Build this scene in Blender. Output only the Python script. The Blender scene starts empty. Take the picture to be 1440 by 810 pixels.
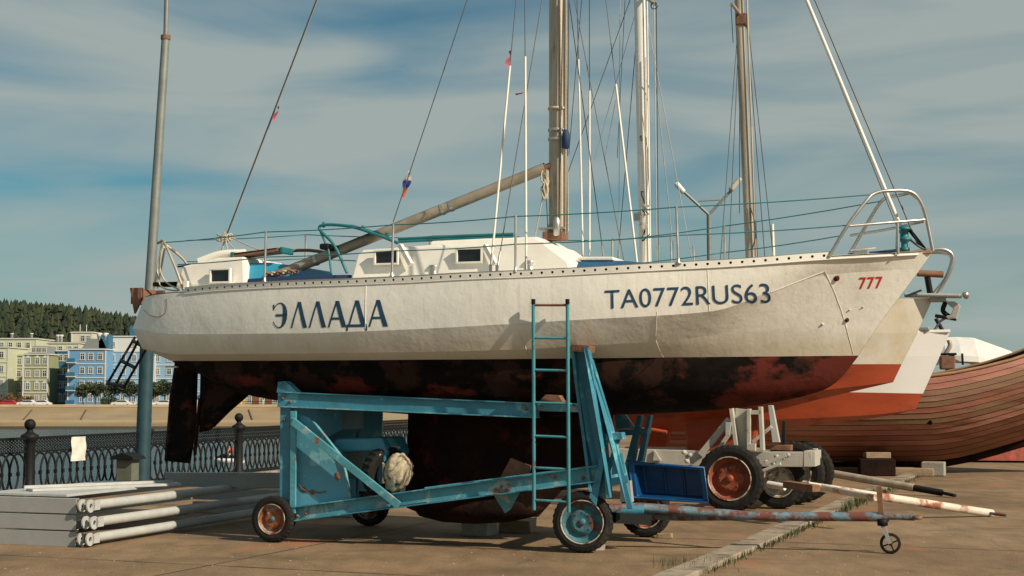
import bpy, bmesh, math, random
from mathutils import Vector, Matrix, noise
from mathutils.bvhtree import BVHTree
random.seed(7)
PI = math.pi
SC = bpy.context.scene
COL = SC.collection
# ------------------------------------------------------------------ camera, sky, sun, exposure
F = 2100.0; EYE = 1.7; TILT = math.atan((550 - 405) / F)
cam = bpy.data.cameras.new('camera'); cam.sensor_width = 36; cam.lens = 36 * F / 1440
cam.clip_start = 0.1; cam.clip_end = 6000
camo = bpy.data.objects.new('camera', cam); COL.objects.link(camo)
camo.location = (0, 0, EYE); camo.rotation_euler = (PI / 2 + TILT, 0, 0)
SC.camera = camo
SUN_AZ = math.radians(-37.5); SUN_EL = math.radians(34)      # azimuth from +X, towards the sun
SD = Vector((math.cos(SUN_EL) * math.cos(SUN_AZ), math.cos(SUN_EL) * math.sin(SUN_AZ), math.sin(SUN_EL)))
world = bpy.data.worlds.new('World'); SC.world = world; world.use_nodes = True
nt = world.node_tree; N = nt.nodes; LK = nt.links
for n in list(N): N.remove(n)
out = N.new('ShaderNodeOutputWorld'); bg = N.new('ShaderNodeBackground'); bg.inputs[1].default_value = 0.066
sky = N.new('ShaderNodeTexSky'); sky.sky_type = 'NISHITA'; sky.sun_disc = False
sky.sun_elevation = SUN_EL; sky.sun_rotation = PI / 2 - SUN_AZ
sky.air_density = 1.0; sky.dust_density = 0.6; sky.ozone_density = 2.0
tint = N.new('ShaderNodeMix'); tint.data_type = 'RGBA'; tint.blend_type = 'MULTIPLY'; tint.inputs[0].default_value = 1
tint.inputs[7].default_value = (0.42, 0.80, 0.80, 1)
LK.new(sky.outputs[0], tint.inputs[6])
tc = N.new('ShaderNodeTexCoord'); mp = N.new('ShaderNodeMapping'); mp.inputs['Scale'].default_value = (1.0, 1.0, 5.5)
mp.inputs['Location'].default_value = (0.35, 0.1, 0.2)
mp.inputs['Rotation'].default_value = (0, math.radians(4), 0)
LK.new(tc.outputs['Generated'], mp.inputs[0])
nz = N.new('ShaderNodeTexNoise'); nz.inputs['Scale'].default_value = 3.6; nz.inputs['Detail'].default_value = 7
nz.inputs['Roughness'].default_value = 0.45; nz.inputs['Distortion'].default_value = 0.45
LK.new(mp.outputs[0], nz.inputs[0])
cr = N.new('ShaderNodeValToRGB'); e = cr.color_ramp.elements
e[0].position = 0.25; e[0].color = (0, 0, 0, 1); e[1].position = 0.585; e[1].color = (1, 1, 1, 1)
LK.new(nz.outputs[0], cr.inputs[0])
mx = N.new('ShaderNodeMix'); mx.data_type = 'RGBA'
mx.inputs[7].default_value = (5.2, 5.95, 5.65, 1)
mul = N.new('ShaderNodeMath'); mul.operation = 'MULTIPLY'; mul.inputs[1].default_value = 0.93
LK.new(cr.outputs[0], mul.inputs[0]); LK.new(mul.outputs[0], mx.inputs[0])
LK.new(tint.outputs[2], mx.inputs[6]); LK.new(mx.outputs[2], bg.inputs[0]); LK.new(bg.outputs[0], out.inputs[0])
sun = bpy.data.lights.new('sun', 'SUN'); sun.energy = 5.0; sun.angle = math.radians(0.6); sun.color = (1.0, 0.85, 0.66)
suno = bpy.data.objects.new('sun', sun); COL.objects.link(suno); suno.location = (20, -20, 30)
suno.rotation_euler = SD.to_track_quat('Z', 'Y').to_euler()
SC.view_settings.view_transform = 'Standard'; SC.view_settings.look = 'None'
SC.view_settings.exposure = 0.10; SC.view_settings.gamma = 1.0; SC.view_settings.use_curve_mapping = False

# ------------------------------------------------------------------ measuring helpers
CT, ST = math.cos(TILT), math.sin(TILT)
def ray(px, py):
    a, b = px - 720.0, 405.0 - py
    return Vector((a, F * CT - b * ST, F * ST + b * CT))
def project(w):
    x, y, z = w[0], w[1], w[2] - EYE
    d = y * CT + z * ST; u = -y * ST + z * CT
    return 720 + F * x / d, 405 - F * u / d
class Frame:
    def __init__(s, ox, oy, deg, oz=0.0):
        s.o = Vector((ox, oy, oz)); s.a = math.radians(deg)
        s.u = Vector((math.cos(s.a), math.sin(s.a), 0)); s.v = Vector((-math.sin(s.a), math.cos(s.a), 0))
    def W(s, p): return s.o + s.u * p[0] + s.v * p[1] + Vector((0, 0, p[2]))
    def loc(s, w): d = Vector(w) - s.o; return Vector((d.dot(s.u), d.dot(s.v), d.z))
    def P(s, px, py, y):            # point of the local plane y seen at a photo pixel
        r = ray(px, py); c = Vector((0, 0, EYE))
        t = (y - (c - s.o).dot(s.v)) / r.dot(s.v)
        return s.loc(c + r * t)
    def G(s, px, py, z=0.0):        # point at height z (world) seen at a photo pixel
        r = ray(px, py); t = (z - EYE) / r.z
        return s.loc(Vector((0, 0, EYE)) + r * t)
WF = Frame(0, 0, 0)
def lerp(pts, x):
    if x <= pts[0][0]: return pts[0][1]
    for (a, b), (c, d) in zip(pts, pts[1:]):
        if x <= c: return b + (d - b) * (x - a) / (c - a) if c > a else d
    return pts[-1][1]
def slerp(pts, x):                  # smooth monotone-ish interpolation
    n = len(pts)
    if x <= pts[0][0]: return pts[0][1]
    if x >= pts[-1][0]: return pts[-1][1]
    for i in range(n - 1):
        if x <= pts[i + 1][0]:
            x0, y0 = pts[i]; x1, y1 = pts[i + 1]; h = x1 - x0
            def sl(j):
                if j <= 0: return (pts[1][1] - pts[0][1]) / (pts[1][0] - pts[0][0])
                if j >= n - 1: return (pts[-1][1] - pts[-2][1]) / (pts[-1][0] - pts[-2][0])
                a = (pts[j][1] - pts[j - 1][1]) / (pts[j][0] - pts[j - 1][0]); b = (pts[j + 1][1] - pts[j][1]) / (pts[j + 1][0] - pts[j][0])
                return 0 if a * b <= 0 else 2 * a * b / (a + b)
            t = (x - x0) / h; m0, m1 = sl(i) * h, sl(i + 1) * h
            return (2*t**3-3*t*t+1)*y0 + (t**3-2*t*t+t)*m0 + (-2*t**3+3*t*t)*y1 + (t**3-t*t)*m1

# ------------------------------------------------------------------ materials
MATS = {}
def mat(name, c, rough=0.6, metal=0.0, var=0.18, vs=4.0, bump=0.08, bs=25.0, sec=None, sa=0.6, ss=3.0, st=(1, 1, 1),
        sr=0.9, band=None, soft=0.06, third=None, ta=0.6, ts=8.0, tst=(1, 1, 1), coat=0.0, emit=None, spec=.5, xb=None, bd=.02):
    m = bpy.data.materials.new(name); m.use_nodes = True; t = m.node_tree; n = t.nodes; l = t.links
    b = n['Principled BSDF']; b.inputs['Metallic'].default_value = metal
    b.inputs['Specular IOR Level'].default_value = spec
    if coat: b.inputs['Coat Weight'].default_value = coat
    tcn = n.new('ShaderNodeTexCoord')
    def nse(scale, stretch=(1, 1, 1), det=6, off=0.0):
        mpn = n.new('ShaderNodeMapping'); mpn.inputs['Scale'].default_value = stretch; mpn.inputs['Location'].default_value = (off, off * .7, off * .3)
        l.new(tcn.outputs['Object'], mpn.inputs[0])
        z = n.new('ShaderNodeTexNoise'); z.inputs['Scale'].default_value = scale; z.inputs['Detail'].default_value = det; z.inputs['Roughness'].default_value = 0.62
        l.new(mpn.outputs[0], z.inputs[0]); return z
    def mrange(src, a, b_, c_, d_):
        r = n.new('ShaderNodeMapRange'); r.inputs[1].default_value = a; r.inputs[2].default_value = b_; r.inputs[3].default_value = c_; r.inputs[4].default_value = d_
        l.new(src, r.inputs[0]); return r.outputs[0]
    def mixc(fac, a, colb, mode='MIX'):
        x = n.new('ShaderNodeMix'); x.data_type = 'RGBA'; x.blend_type = mode
        if isinstance(fac, float): x.inputs[0].default_value = fac
        else: l.new(fac, x.inputs[0])
        if isinstance(a, tuple): x.inputs[6].default_value = a + (1,)
        else: l.new(a, x.inputs[6])
        if isinstance(colb, tuple): x.inputs[7].default_value = colb + (1,)
        else: l.new(colb, x.inputs[7])
        return x.outputs[2]
    z1 = nse(vs, st)
    f = mrange(z1.outputs[0], 0.3, 0.7, 1 - var, 1 + var)
    comb = n.new('ShaderNodeCombineColor'); [l.new(f, comb.inputs[i]) for i in range(3)]
    colr = mixc(1.0, tuple(c), comb.outputs[0], 'MULTIPLY')
    rsrc = None
    if third:
        z3 = nse(ts, tst, 4, 7.3); f3 = mrange(z3.outputs[0], ta - soft, ta + soft, 0, 1); colr = mixc(f3, colr, tuple(third))
    if band:
        z0, z1b, bc, amt = band
        sx = n.new('ShaderNodeSeparateXYZ'); l.new(tcn.outputs['Object'], sx.inputs[0])
        zb = nse(2.5, (3, 3, .6), 5, 3.1); ad = n.new('ShaderNodeMath'); ad.operation = 'MULTIPLY_ADD'; l.new(zb.outputs[0], ad.inputs[0]); ad.inputs[1].default_value = (z1b - z0) * 1.2
        l.new(sx.outputs[2], ad.inputs[2])
        fb = mrange(ad.outputs[0], z0 + (z1b - z0) * .6, z1b + (z1b - z0) * .6, amt, 0.0); colr = mixc(fb, colr, tuple(bc))
    if sec:
        z2 = nse(ss, st, 8, 11.7); z2o = z2.outputs[0]
        if xb:
            sx2 = n.new('ShaderNodeSeparateXYZ'); l.new(tcn.outputs['Object'], sx2.inputs[0]); am = n.new('ShaderNodeMath'); am.operation = 'ADD'; l.new(mrange(sx2.outputs[0], xb[0], xb[1], 0, xb[2]), am.inputs[0]); l.new(z2o, am.inputs[1]); z2o = am.outputs[0]
        f2 = mrange(z2o, sa - soft, sa + soft, 0, 1); colr = mixc(f2, colr, tuple(sec))
        rsrc = mrange(f2, 0, 1, rough, sr)
    l.new(colr, b.inputs['Base Color'])
    if rsrc is None: rsrc = mrange(z1.outputs[0], 0.3, 0.7, max(0.02, rough - .08), min(1, rough + .08))
    l.new(rsrc, b.inputs['Roughness'])
    if bump:
        zb = nse(bs, (1, 1, 1), 5, 2.2); bp = n.new('ShaderNodeBump'); bp.inputs['Strength'].default_value = bump; bp.inputs['Distance'].default_value = bd
        l.new(zb.outputs[0], bp.inputs['Height']); l.new(bp.outputs[0], b.inputs['Normal'])
    if emit: b.inputs['Emission Color'].default_value = emit + (1,); b.inputs['Emission Strength'].default_value = 1
    MATS[name] = m; return m
RUST = (0.16, 0.055, 0.025)
mat('hull_white', (0.77, 0.755, 0.695), .42, var=.07, vs=1.6, st=(1.2, 1.2, .35), bump=.38, bs=1.5, bd=.05, sec=(.42, .36, .27), sa=.74, ss=1.6, band=(2.16, 2.36, (.42, .33, .18), .5), soft=.09, third=(.66, .62, .54), ta=.64, ts=5, tst=(4.5, 4.5, .22))
mat('antifoul', (0.006, 0.0045, 0.004), .85, spec=.10, xb=(.9, 3.0, .27), st=(.8, .8, 1.5), var=.6, vs=5, bump=.45, bs=9, sec=(.10, .021, .015), sa=.605, ss=1.7, soft=.035, third=(.030, .014, .010), ta=.54, ts=2.2)
mat('white', (.74, .72, .66), .45, var=.08, sec=(.4, .35, .28), sa=.74, ss=3)
mat('cabin_white', (.80, .77, .70), .4, var=.06, sec=(.45, .4, .32), sa=.76, ss=2.5, bump=.05)
mat('orange_paint', (.36, .060, .020), .5, var=.22, vs=1.5, sec=(.22, .035, .018), sa=.6, ss=1.3, st=(.6, .6, 1.6), bump=.1)
mat('hull_second', (.66, .63, .56), .45, var=.07, vs=1, sec=(.50, .40, .22), sa=.56, ss=.9, soft=.12)
mat('hull_third', (.74, .73, .72), .4, var=.05, vs=1, sec=(.5, .45, .38), sa=.72, ss=1)
mat('dark_glass', (.012, .016, .018), .12, var=.1, bump=0)
mat('steel', (.50, .49, .46), .38, .85, var=.15, bump=.03)
mat('mast_alu', (.42, .36, .28), .45, .3, var=.28, vs=3, st=(2, 2, .25), sec=(.16, .12, .08), sa=.64, ss=4, bump=.05)
mat('mast_white', (.78, .76, .72), .4, var=.06, vs=2, sec=(.35, .25, .16), sa=.70, ss=3, st=(2, 2, .3))
mat('boom_alu', (.33, .28, .215), .5, .25, var=.25, vs=4, sec=(.14, .10, .07), sa=.66, ss=3, bump=.08)
mat('wire', (.10, .10, .10), .5, .6, var=.1, bump=0)
mat('wire_pale', (.45, .44, .40), .5, .3, var=.1, bump=0)
mat('rope', (.50, .44, .33), .9, var=.25, vs=30, bump=.4, bs=90)
mat('tube_white', (.76, .73, .64), .5, var=.08)
mat('navy_letter', (.012, .055, .115), .5, var=.15, vs=6, bump=0)
mat('red_letter', (.52, .018, .016), .5, var=.1, bump=0)
mat('black_letter', (.02, .02, .02), .5, bump=0)
mat('trailer_blue', (.045, .215, .31), .5, var=.2, vs=3, sec=RUST, sa=.72, ss=4.6, soft=.018, bump=.2, bs=22, third=(.12, .38, .45), ta=.6, ts=2.2)
mat('trailer_rusty', (.075, .29, .36), .55, var=.22, vs=4, sec=(.22, .09, .05), sa=.63, ss=4.5, soft=.03, bump=.3, bs=26, third=(.26, .38, .38), ta=.58, ts=5)
mat('panel_blue', (.08, .29, .40), .48, var=.18, vs=1.4, sec=(.15, .035, .012), sa=.69, ss=4.2, soft=.012, bump=.22, bs=8, third=(.17, .40, .45), ta=.57, ts=1.8)
mat('ladder_blue', (.055, .25, .30), .5, var=.18, sec=(.11, .04, .025), sa=.62, ss=8, soft=.03, bump=.1)
mat('drawbar', (.12, .20, .25), .7, var=.3, vs=9, sec=(.15, .05, .035), sa=.50, ss=6, soft=.05, bump=.4, bs=40, third=(.30, .28, .26), ta=.66, ts=14)
mat('plank_pink', (.33, .125, .085), .55, var=.3, vs=1.5, st=(.35, .35, 3.2), sec=(.42, .22, .16), sa=.55, ss=1.4, soft=.10, bump=.25, bs=12, third=(.15, .06, .03), ta=.60, ts=1.4, tst=(.4, .4, 2.4))
mat('plank_brown', (.16, .062, .032), .55, var=.35, vs=1.5, st=(.35, .35, 3.2), sec=(.20, .125, .06), sa=.54, ss=1.2, soft=.10, bump=.25, bs=12, third=(.24, .10, .06), ta=.60, ts=2.2, tst=(.4, .4, 2.4))
mat('rubber', (.014, .013, .012), .85, spec=.25, var=.3, bump=.25, bs=50, sec=(.06, .052, .042), sa=.68, ss=5, soft=.1)
mat('rim_rust', (.26, .085, .035), .6, .15, var=.35, vs=9, sec=(.45, .43, .38), sa=.60, ss=7, soft=.04, bump=.3, third=(.05, .035, .03), ta=.62, ts=9)
mat('rim_blue', (.035, .15, .19), .6, var=.3, vs=8, sec=(.12, .05, .03), sa=.56, ss=9, soft=.05, bump=.3)
mat('rim_orange', (.27, .065, .030), .55, .1, var=.3, vs=7, sec=(.09, .03, .02), sa=.60, ss=6, soft=.05, bump=.2)
mat('rim_edge', (.42, .38, .31), .6, .2, var=.3, vs=9, sec=RUST, sa=.54, ss=9, soft=.05, bump=.2)
mat('rim_pale', (.50, .47, .41), .6, .2, var=.2, sec=RUST, sa=.6, ss=12)
mat('tub_blue', (.004, .060, .19), .32, var=.2, vs=3, bump=.06, sec=(.02, .12, .30), sa=.66, ss=5)
mat('grey_paint', (.46, .44, .39), .55, var=.12, sec=(.18, .12, .08), sa=.68, ss=5, soft=.03, bump=.15)
mat('pale_steel', (.42, .435, .425), .5, var=.12, vs=5, sec=(.38, .37, .34), sa=.68, ss=4, bump=.05)
mat('grey_steel', (.33, .34, .335), .5, var=.10, vs=2, sec=(.26, .25, .23), sa=.66, ss=3, bump=.05)
mat('rust_plate', (.20, .10, .06), .85, var=.35, vs=8, bump=.3)
mat('keel_rust', (.016, .007, .005), spec=.15, rough=.85, var=.6, vs=3, bump=.5, bs=12, sec=(.09, .018, .011), sa=.62, ss=2.2, soft=.06)
mat('tarp_blue', (.010, .085, .20), .6, var=.2, vs=5, bump=.3, bs=6)
mat('cyan', (.04, .33, .52), .45, var=.12, bump=.1)
mat('teal', (.012, .15, .17), .5, var=.2, bump=.2)
mat('navy', (.01, .035, .10), .7, var=.2, bump=.2)
mat('wood_board', (.22, .12, .07), .7, var=.3, vs=6, st=(.5, 4, 4), bump=.2)
mat('block_wood', (.30, .22, .14), .85, var=.3, vs=8, st=(.6, 4, 4), bump=.4)
mat('concrete_block', (.30, .28, .24), .9, var=.2, bump=.5)
mat('sack', (.42, .36, .25), .95, var=.4, vs=7, st=(1, 5, 1), bump=.9, bs=14, sec=(.07, .055, .04), sa=.54, ss=4)
mat('iron_black', (.007, .008, .009), .6, 0.0, spec=.25, var=.2, bump=.1)
mat('paper', (.66, .64, .58), .7, var=.12, vs=9)
mat('pole_grey', (.22, .24, .23), .5, .3, var=.12, bump=.05)
mat('pole_teal_shaded', (.016, .055, .072), .55, var=.15, bump=.05)  # teal pole base, darkened: shade from the hull is put into its colour
mat('red_cloth', (.42, .03, .04), .8); mat('flag_white', (.7, .7, .7), .8); mat('flag_blue', (.05, .07, .4), .8)
mat('flag_orange', (.7, .13, .02), .8); mat('pink', (.42, .09, .14), .8)
mat('plank', (.23, .070, .040), .5, var=.45, vs=1.5, st=(.35, .35, 3.2), sec=(.36, .15, .095), sa=.55, ss=1.0, soft=.12, bump=.25, bs=12, third=(.13, .07, .025), ta=.56, ts=.8, tst=(.3, .3, 2.4))
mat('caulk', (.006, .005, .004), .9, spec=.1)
mat('sheer_wood', (.30, .17, .09), .6, var=.3, vs=3)
mat('tarp_white', (.66, .65, .62), .7, var=.08, bump=.3, bs=3)
mat('plank_red', (.34, .075, .05), .7, var=.4, vs=5, bump=.5, bs=8)
mat('leaf_dry', (.10, .12, .03), .8, var=.4, vs=12, bump=0); mat('leaf_green', (.05, .11, .02), .8, var=.4, vs=12, bump=0)
mat('skin', (.45, .25, .17), .6, bump=0); mat('hair', (.03, .02, .015), .8, bump=0); mat('dark_cloth', (.03, .03, .04), .8, bump=0)

# ------------------------------------------------------------------ mesh helpers
class MB:
    def __init__(s): s.v = []; s.f = []; s.m = []; s.s = []; s.mats = []
    def mi(s, m):
        if m is None: return 0
        if m not in s.mats: s.mats.append(m)
        return s.mats.index(m)
    def add(s, vs, fs, m=None, smooth=False):
        o = len(s.v); s.v += [tuple(v) for v in vs]; k = s.mi(m)
        for f in fs: s.f.append(tuple(i + o for i in f)); s.m.append(k); s.s.append(smooth)
        return s
    def box(s, c, d, m=None, R=None):
        hx, hy, hz = d[0] / 2, d[1] / 2, d[2] / 2
        vs = [Vector((x, y, z)) for x in (-hx, hx) for y in (-hy, hy) for z in (-hz, hz)]
        if R is not None: vs = [R @ v for v in vs]
        c = Vector(c)
        return s.add([v + c for v in vs], [(0, 1, 3, 2), (4, 6, 7, 5), (0, 4, 5, 1), (2, 3, 7, 6), (0, 2, 6, 4), (1, 5, 7, 3)], m)
    def bar(s, a, b, w, h, m=None, up=(0, 0, 1)):       # rectangular bar, w sideways, h along up
        a, b = Vector(a), Vector(b); d = (b - a); L = d.length; d.normalize(); up = Vector(up)
        if abs(d.dot(up)) > .98: up = Vector((0, 1, 0))
        sd = d.cross(up).normalized(); u2 = sd.cross(d).normalized()
        R = Matrix((d, sd, u2)).transposed()
        return s.box((a + b) / 2, (L, w, h), m, R)
    def channel(s, a, b, w, h, t=.012, m=None, up=(0, 0, 1), flip=1):  # C section: web on one side, two flanges
        a, b = Vector(a), Vector(b); d = (b - a).normalized(); up = Vector(up)
        sd = d.cross(up).normalized(); u2 = sd.cross(d).normalized()
        s.bar(a + sd * flip * (w / 2 - t / 2), b + sd * flip * (w / 2 - t / 2), t, h, m, u2)
        for k in (-1, 1): s.bar(a + u2 * k * (h / 2 - t / 2) - sd * flip * t * .51, b + u2 * k * (h / 2 - t / 2) - sd * flip * t * .51, w - t * 1.02, t, m, u2)
        return s
    def tube(s, pts, r, n=8, m=None, cap=True, r2=None):
        pts = [Vector(p) for p in pts]; k = len(pts); rings = []; prev = None
        for i, p in enumerate(pts):
            d = (pts[min(i + 1, k - 1)] - pts[max(i - 1, 0)]).normalized()
            if prev is None:
                a = Vector((0, 0, 1)) if abs(d.z) < .9 else Vector((1, 0, 0)); x = d.cross(a).normalized()
            else:
                x = (prev - d * prev.dot(d)).normalized()
            prev = x; y = d.cross(x)
            rr = r if r2 is None else r + (r2 - r) * i / (k - 1)
            rings.append([p + (x * math.cos(2 * PI * j / n) + y * math.sin(2 * PI * j / n)) * rr for j in range(n)])
        vs = [v for rg in rings for v in rg]; fs = []
        for i in range(k - 1):
            for j in range(n): fs.append((i * n + j, i * n + (j + 1) % n, (i + 1) * n + (j + 1) % n, (i + 1) * n + j))
        s.add(vs, fs, m, True)
        if cap: s.add(rings[0], [tuple(range(n))[::-1]], m); s.add(rings[-1], [tuple(range(n))], m)
        return s
    def lathe(s, prof, n=24, m=None, c=(0, 0, 0), axis='y', smooth=True, groove=None):  # prof: (radius, axial)
        vs = []; fs = []; k = len(prof)
        for j in range(n):
            a = 2 * PI * j / n
            for i, (r, h) in enumerate(prof):
                if groove and i in groove and j % 2: r -= groove[i]
                if axis == 'y': vs.append((c[0] + r * math.cos(a), c[1] + h, c[2] + r * math.sin(a)))
                elif axis == 'z': vs.append((c[0] + r * math.cos(a), c[1] + r * math.sin(a), c[2] + h))
                else: vs.append((c[0] + h, c[1] + r * math.cos(a), c[2] + r * math.sin(a)))
        for j in range(n):
            j2 = (j + 1) % n
            for i in range(k - 1): fs.append((j * k + i, j * k + i + 1, j2 * k + i + 1, j2 * k + i))
        return s.add(vs, fs, m, smooth)
    def prism(s, poly, y0, y1, m=None):      # polygon in (x, z), extruded along y
        n = len(poly); vs = [(x, y0, z) for x, z in poly] + [(x, y1, z) for x, z in poly]
        fs = [tuple(range(n))[::-1], tuple(range(n, 2 * n))] + [(i, (i + 1) % n, n + (i + 1) % n, n + i) for i in range(n)]
        return s.add(vs, fs, m)
    def grid(s, rows, m=None, smooth=True, closed=False):
        k = len(rows[0]); vs = [v for r in rows for v in r]; fs = []
        for i in range(len(rows) - 1):
            for j in range(k - 1 + (1 if closed else 0)): fs.append((i * k + j, i * k + (j + 1) % k, (i + 1) * k + (j + 1) % k, (i + 1) * k + j))
        return s.add(vs, fs, m, smooth)
    def build(s, name, m=None, parent=None, bev=0.0, sub=0, fix=True, loc=None, seg=2):
        me = bpy.data.meshes.new(name); me.from_pydata(s.v, [], s.f)
        if s.mats and m is None:
            for x in s.mats: me.materials.append(MATS[x])
            me.polygons.foreach_set('material_index', s.m)
        else: me.materials.append(MATS[m])
        me.polygons.foreach_set('use_smooth', s.s); me.update()
        if fix:
            bm = bmesh.new(); bm.from_mesh(me); bmesh.ops.recalc_face_normals(bm, faces=bm.faces); bm.to_mesh(me); bm.free()
        o = bpy.data.objects.new(name, me); COL.objects.link(o)
        if parent: o.parent = parent
        if loc is not None: o.location = loc
        if bev: b = o.modifiers.new('bevel', 'BEVEL'); b.width = bev; b.segments = seg; b.limit_method = 'ANGLE'; b.angle_limit = math.radians(40)
        if sub: b = o.modifiers.new('sub', 'SUBSURF'); b.levels = sub; b.render_levels = sub
        return o
def tag(o, label=None, cat=None, group=None, kind=None):
    if label: o['label'] = label
    if cat: o['category'] = cat
    if group: o['group'] = group
    if kind: o['kind'] = kind
    return o
def thing(name, label, cat, fr=None, group=None, loc=None, rz=0):
    o = bpy.data.objects.new(name, None); COL.objects.link(o); o.empty_display_size = .3
    if fr is not None: o.location = fr.o; o.rotation_euler = (0, 0, fr.a)
    else: o.location = loc or (0, 0, 0); o.rotation_euler = (0, 0, rz)
    return tag(o, label, cat, group)
def copy_tree(o, parent=None):
    c = o.copy(); COL.objects.link(c); c.parent = parent
    for ch in list(o.children): copy_tree(ch, c)
    return c
def T(name, pts, r, m, parent, n=8, **k): return MB().tube(pts, r, n).build(name, m, parent, **k)
def arc(pts, k=6):      # rounds a polyline (Catmull-Rom)
    pts = [Vector(p) for p in pts]; P = [2 * pts[0] - pts[1]] + pts + [2 * pts[-1] - pts[-2]]; out = []
    for i in range(1, len(P) - 2):
        for j in range(k):
            t = j / k; a, b, c, d = P[i - 1], P[i], P[i + 1], P[i + 2]
            out.append(.5 * ((2 * b) + (-a + c) * t + (2 * a - 5 * b + 4 * c - d) * t * t + (-a + 3 * b - 3 * c + d) * t ** 3))
    return out + [pts[-1]]
def sag(a, b, s, k=8):
    a, b = Vector(a), Vector(b); return [a.lerp(b, i / k) - Vector((0, 0, s * 4 * (i / k) * (1 - i / k))) for i in range(k + 1)]

# hull rows: each row is fitted so that it passes through measured points of the photo at its real half-beam
def hull_row(fr, x0, x1, bpts, ycurve, n=60, side=-1, power=None):
    row = []
    for i in range(n):
        t = i / (n - 1); t = t if power is None else (1 - math.cos(PI * t)) / 2 * power + t * (1 - power)
        x = x0 + (x1 - x0) * t; b = slerp(bpts, t); z = 2.5
        for _ in range(4):
            px, py = project(fr.W((x, side * b, z))); z = fr.P(px, slerp(ycurve, px), side * b).z
        row.append(Vector((x, -b, z)))
    return row
def mirror(row): return [Vector((p.x, -p.y, p.z)) for p in row]
# ================================================================== SETTING
K = 1.5; ZB = EYE - 2.18 * K; ZW = EYE - 4.7 * K
def gmat(name, build):
    m = bpy.data.materials.new(name); m.use_nodes = True; build(m.node_tree, m.node_tree.nodes, m.node_tree.links, m.node_tree.nodes['Principled BSDF']); MATS[name] = m
def concrete_ground(t, n, l, b):
    tcn = n.new('ShaderNodeTexCoord')
    def nz(s, det=8, st=(1, 1, 1), ro=.6):
        m = n.new('ShaderNodeMapping'); m.inputs['Scale'].default_value = st; m.inputs['Rotation'].default_value = (0, 0, .33); l.new(tcn.outputs['Object'], m.inputs[0])
        z = n.new('ShaderNodeTexNoise'); z.inputs['Scale'].default_value = s; z.inputs['Detail'].default_value = det; z.inputs['Roughness'].default_value = ro; l.new(m.outputs[0], z.inputs[0]); return z.outputs[0]
    def ramp(src, pts):
        r = n.new('ShaderNodeValToRGB'); e = r.color_ramp.elements
        while len(e) < len(pts): e.new(.5)
        for k, (p, c) in enumerate(pts): e[k].position = p; e[k].color = c + (1,)
        l.new(src, r.inputs[0]); return r.outputs[0]
    def mix(f, a, c, mode='MIX'):
        x = n.new('ShaderNodeMix'); x.data_type = 'RGBA'; x.blend_type = mode
        if isinstance(f, float): x.inputs[0].default_value = f
        else: l.new(f, x.inputs[0])
        for i, q in ((6, a), (7, c)):
            if isinstance(q, tuple): x.inputs[i].default_value = q + (1,)
            else: l.new(q, x.inputs[i])
        return x.outputs[2]
    c = ramp(nz(.35, 6), [(.3, (.165, .100, .050)), (.5, (.24, .158, .085)), (.72, (.31, .215, .125))])
    c = mix(1.0, c, ramp(nz(3.5, 8, (1, .35, 1)), [(.3, (.72, .72, .72)), (.62, (1.08, 1.08, 1.08))]), 'MULTIPLY')
    c = mix(1.0, c, ramp(nz(45, 6), [(.32, (.70, .70, .70)), (.6, (1.08, 1.08, 1.08))]), 'MULTIPLY')
    st = ramp(nz(.9, 9, (.5, 1, 1)), [(.55, (0, 0, 0)), (.68, (.8, .8, .8))]); c = mix(st, c, (.115, .076, .044))
    st = ramp(nz(.55, 5, (1, 1, 1), .5), [(.62, (0, 0, 0)), (.70, (.8, .8, .8))]); c = mix(st, c, (.33, .14, .06))
    st = ramp(nz(14, 3), [(.70, (0, 0, 0)), (.74, (.6, .6, .6))]); c = mix(st, c, (.42, .36, .28))
    # fine dark cracks
    v = n.new('ShaderNodeTexVoronoi'); v.feature = 'DISTANCE_TO_EDGE'; v.inputs['Scale'].default_value = .33
    wn = n.new('ShaderNodeTexNoise'); wn.inputs['Scale'].default_value = 1.6; wn.inputs['Detail'].default_value = 6; l.new(tcn.outputs['Object'], wn.inputs[0])
    va = n.new('ShaderNodeVectorMath'); va.operation = 'MULTIPLY_ADD'; va.inputs[1].default_value = (1.1, 1.1, 0); l.new(wn.outputs[1], va.inputs[0]); l.new(tcn.outputs['Object'], va.inputs[2]); l.new(va.outputs[0], v.inputs[0])
    cr_ = ramp(v.outputs[0], [(.0, (.5, .5, .5)), (.005, (0, 0, 0))]); c = mix(cr_, c, (.075, .055, .038))
    l.new(c, b.inputs['Base Color']); b.inputs['Roughness'].default_value = .88
    bp = n.new('ShaderNodeBump'); bp.inputs['Strength'].default_value = .5; bp.inputs['Distance'].default_value = .012; l.new(nz(30, 8), bp.inputs['Height']); l.new(bp.outputs[0], b.inputs['Normal'])
gmat('pier', concrete_ground)
def water_mat(t, n, l, b):
    tcn = n.new('ShaderNodeTexCoord'); m = n.new('ShaderNodeMapping'); m.inputs['Scale'].default_value = (.5, 1.6, 1); l.new(tcn.outputs['Object'], m.inputs[0])
    z = n.new('ShaderNodeTexNoise'); z.inputs['Scale'].default_value = 1.5; z.inputs['Detail'].default_value = 8; z.inputs['Roughness'].default_value = .65; l.new(m.outputs[0], z.inputs[0])
    bp = n.new('ShaderNodeBump'); bp.inputs['Strength'].default_value = 1.0; bp.inputs['Distance'].default_value = .28; l.new(z.outputs[0], bp.inputs['Height']); l.new(bp.outputs[0], b.inputs['Normal'])
    b.inputs['Base Color'].default_value = (.018, .060, .080, 1); b.inputs['Roughness'].default_value = .22; b.inputs['Specular IOR Level'].default_value = .4; b.inputs['IOR'].default_value = 1.33
gmat('water', water_mat)
mat('bank', (.29, .215, .125), .9, var=.2, vs=.08, st=(1, 1, 3), bump=.3, bs=3, sec=(.30, .24, .15), sa=.56, ss=.09)
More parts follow.
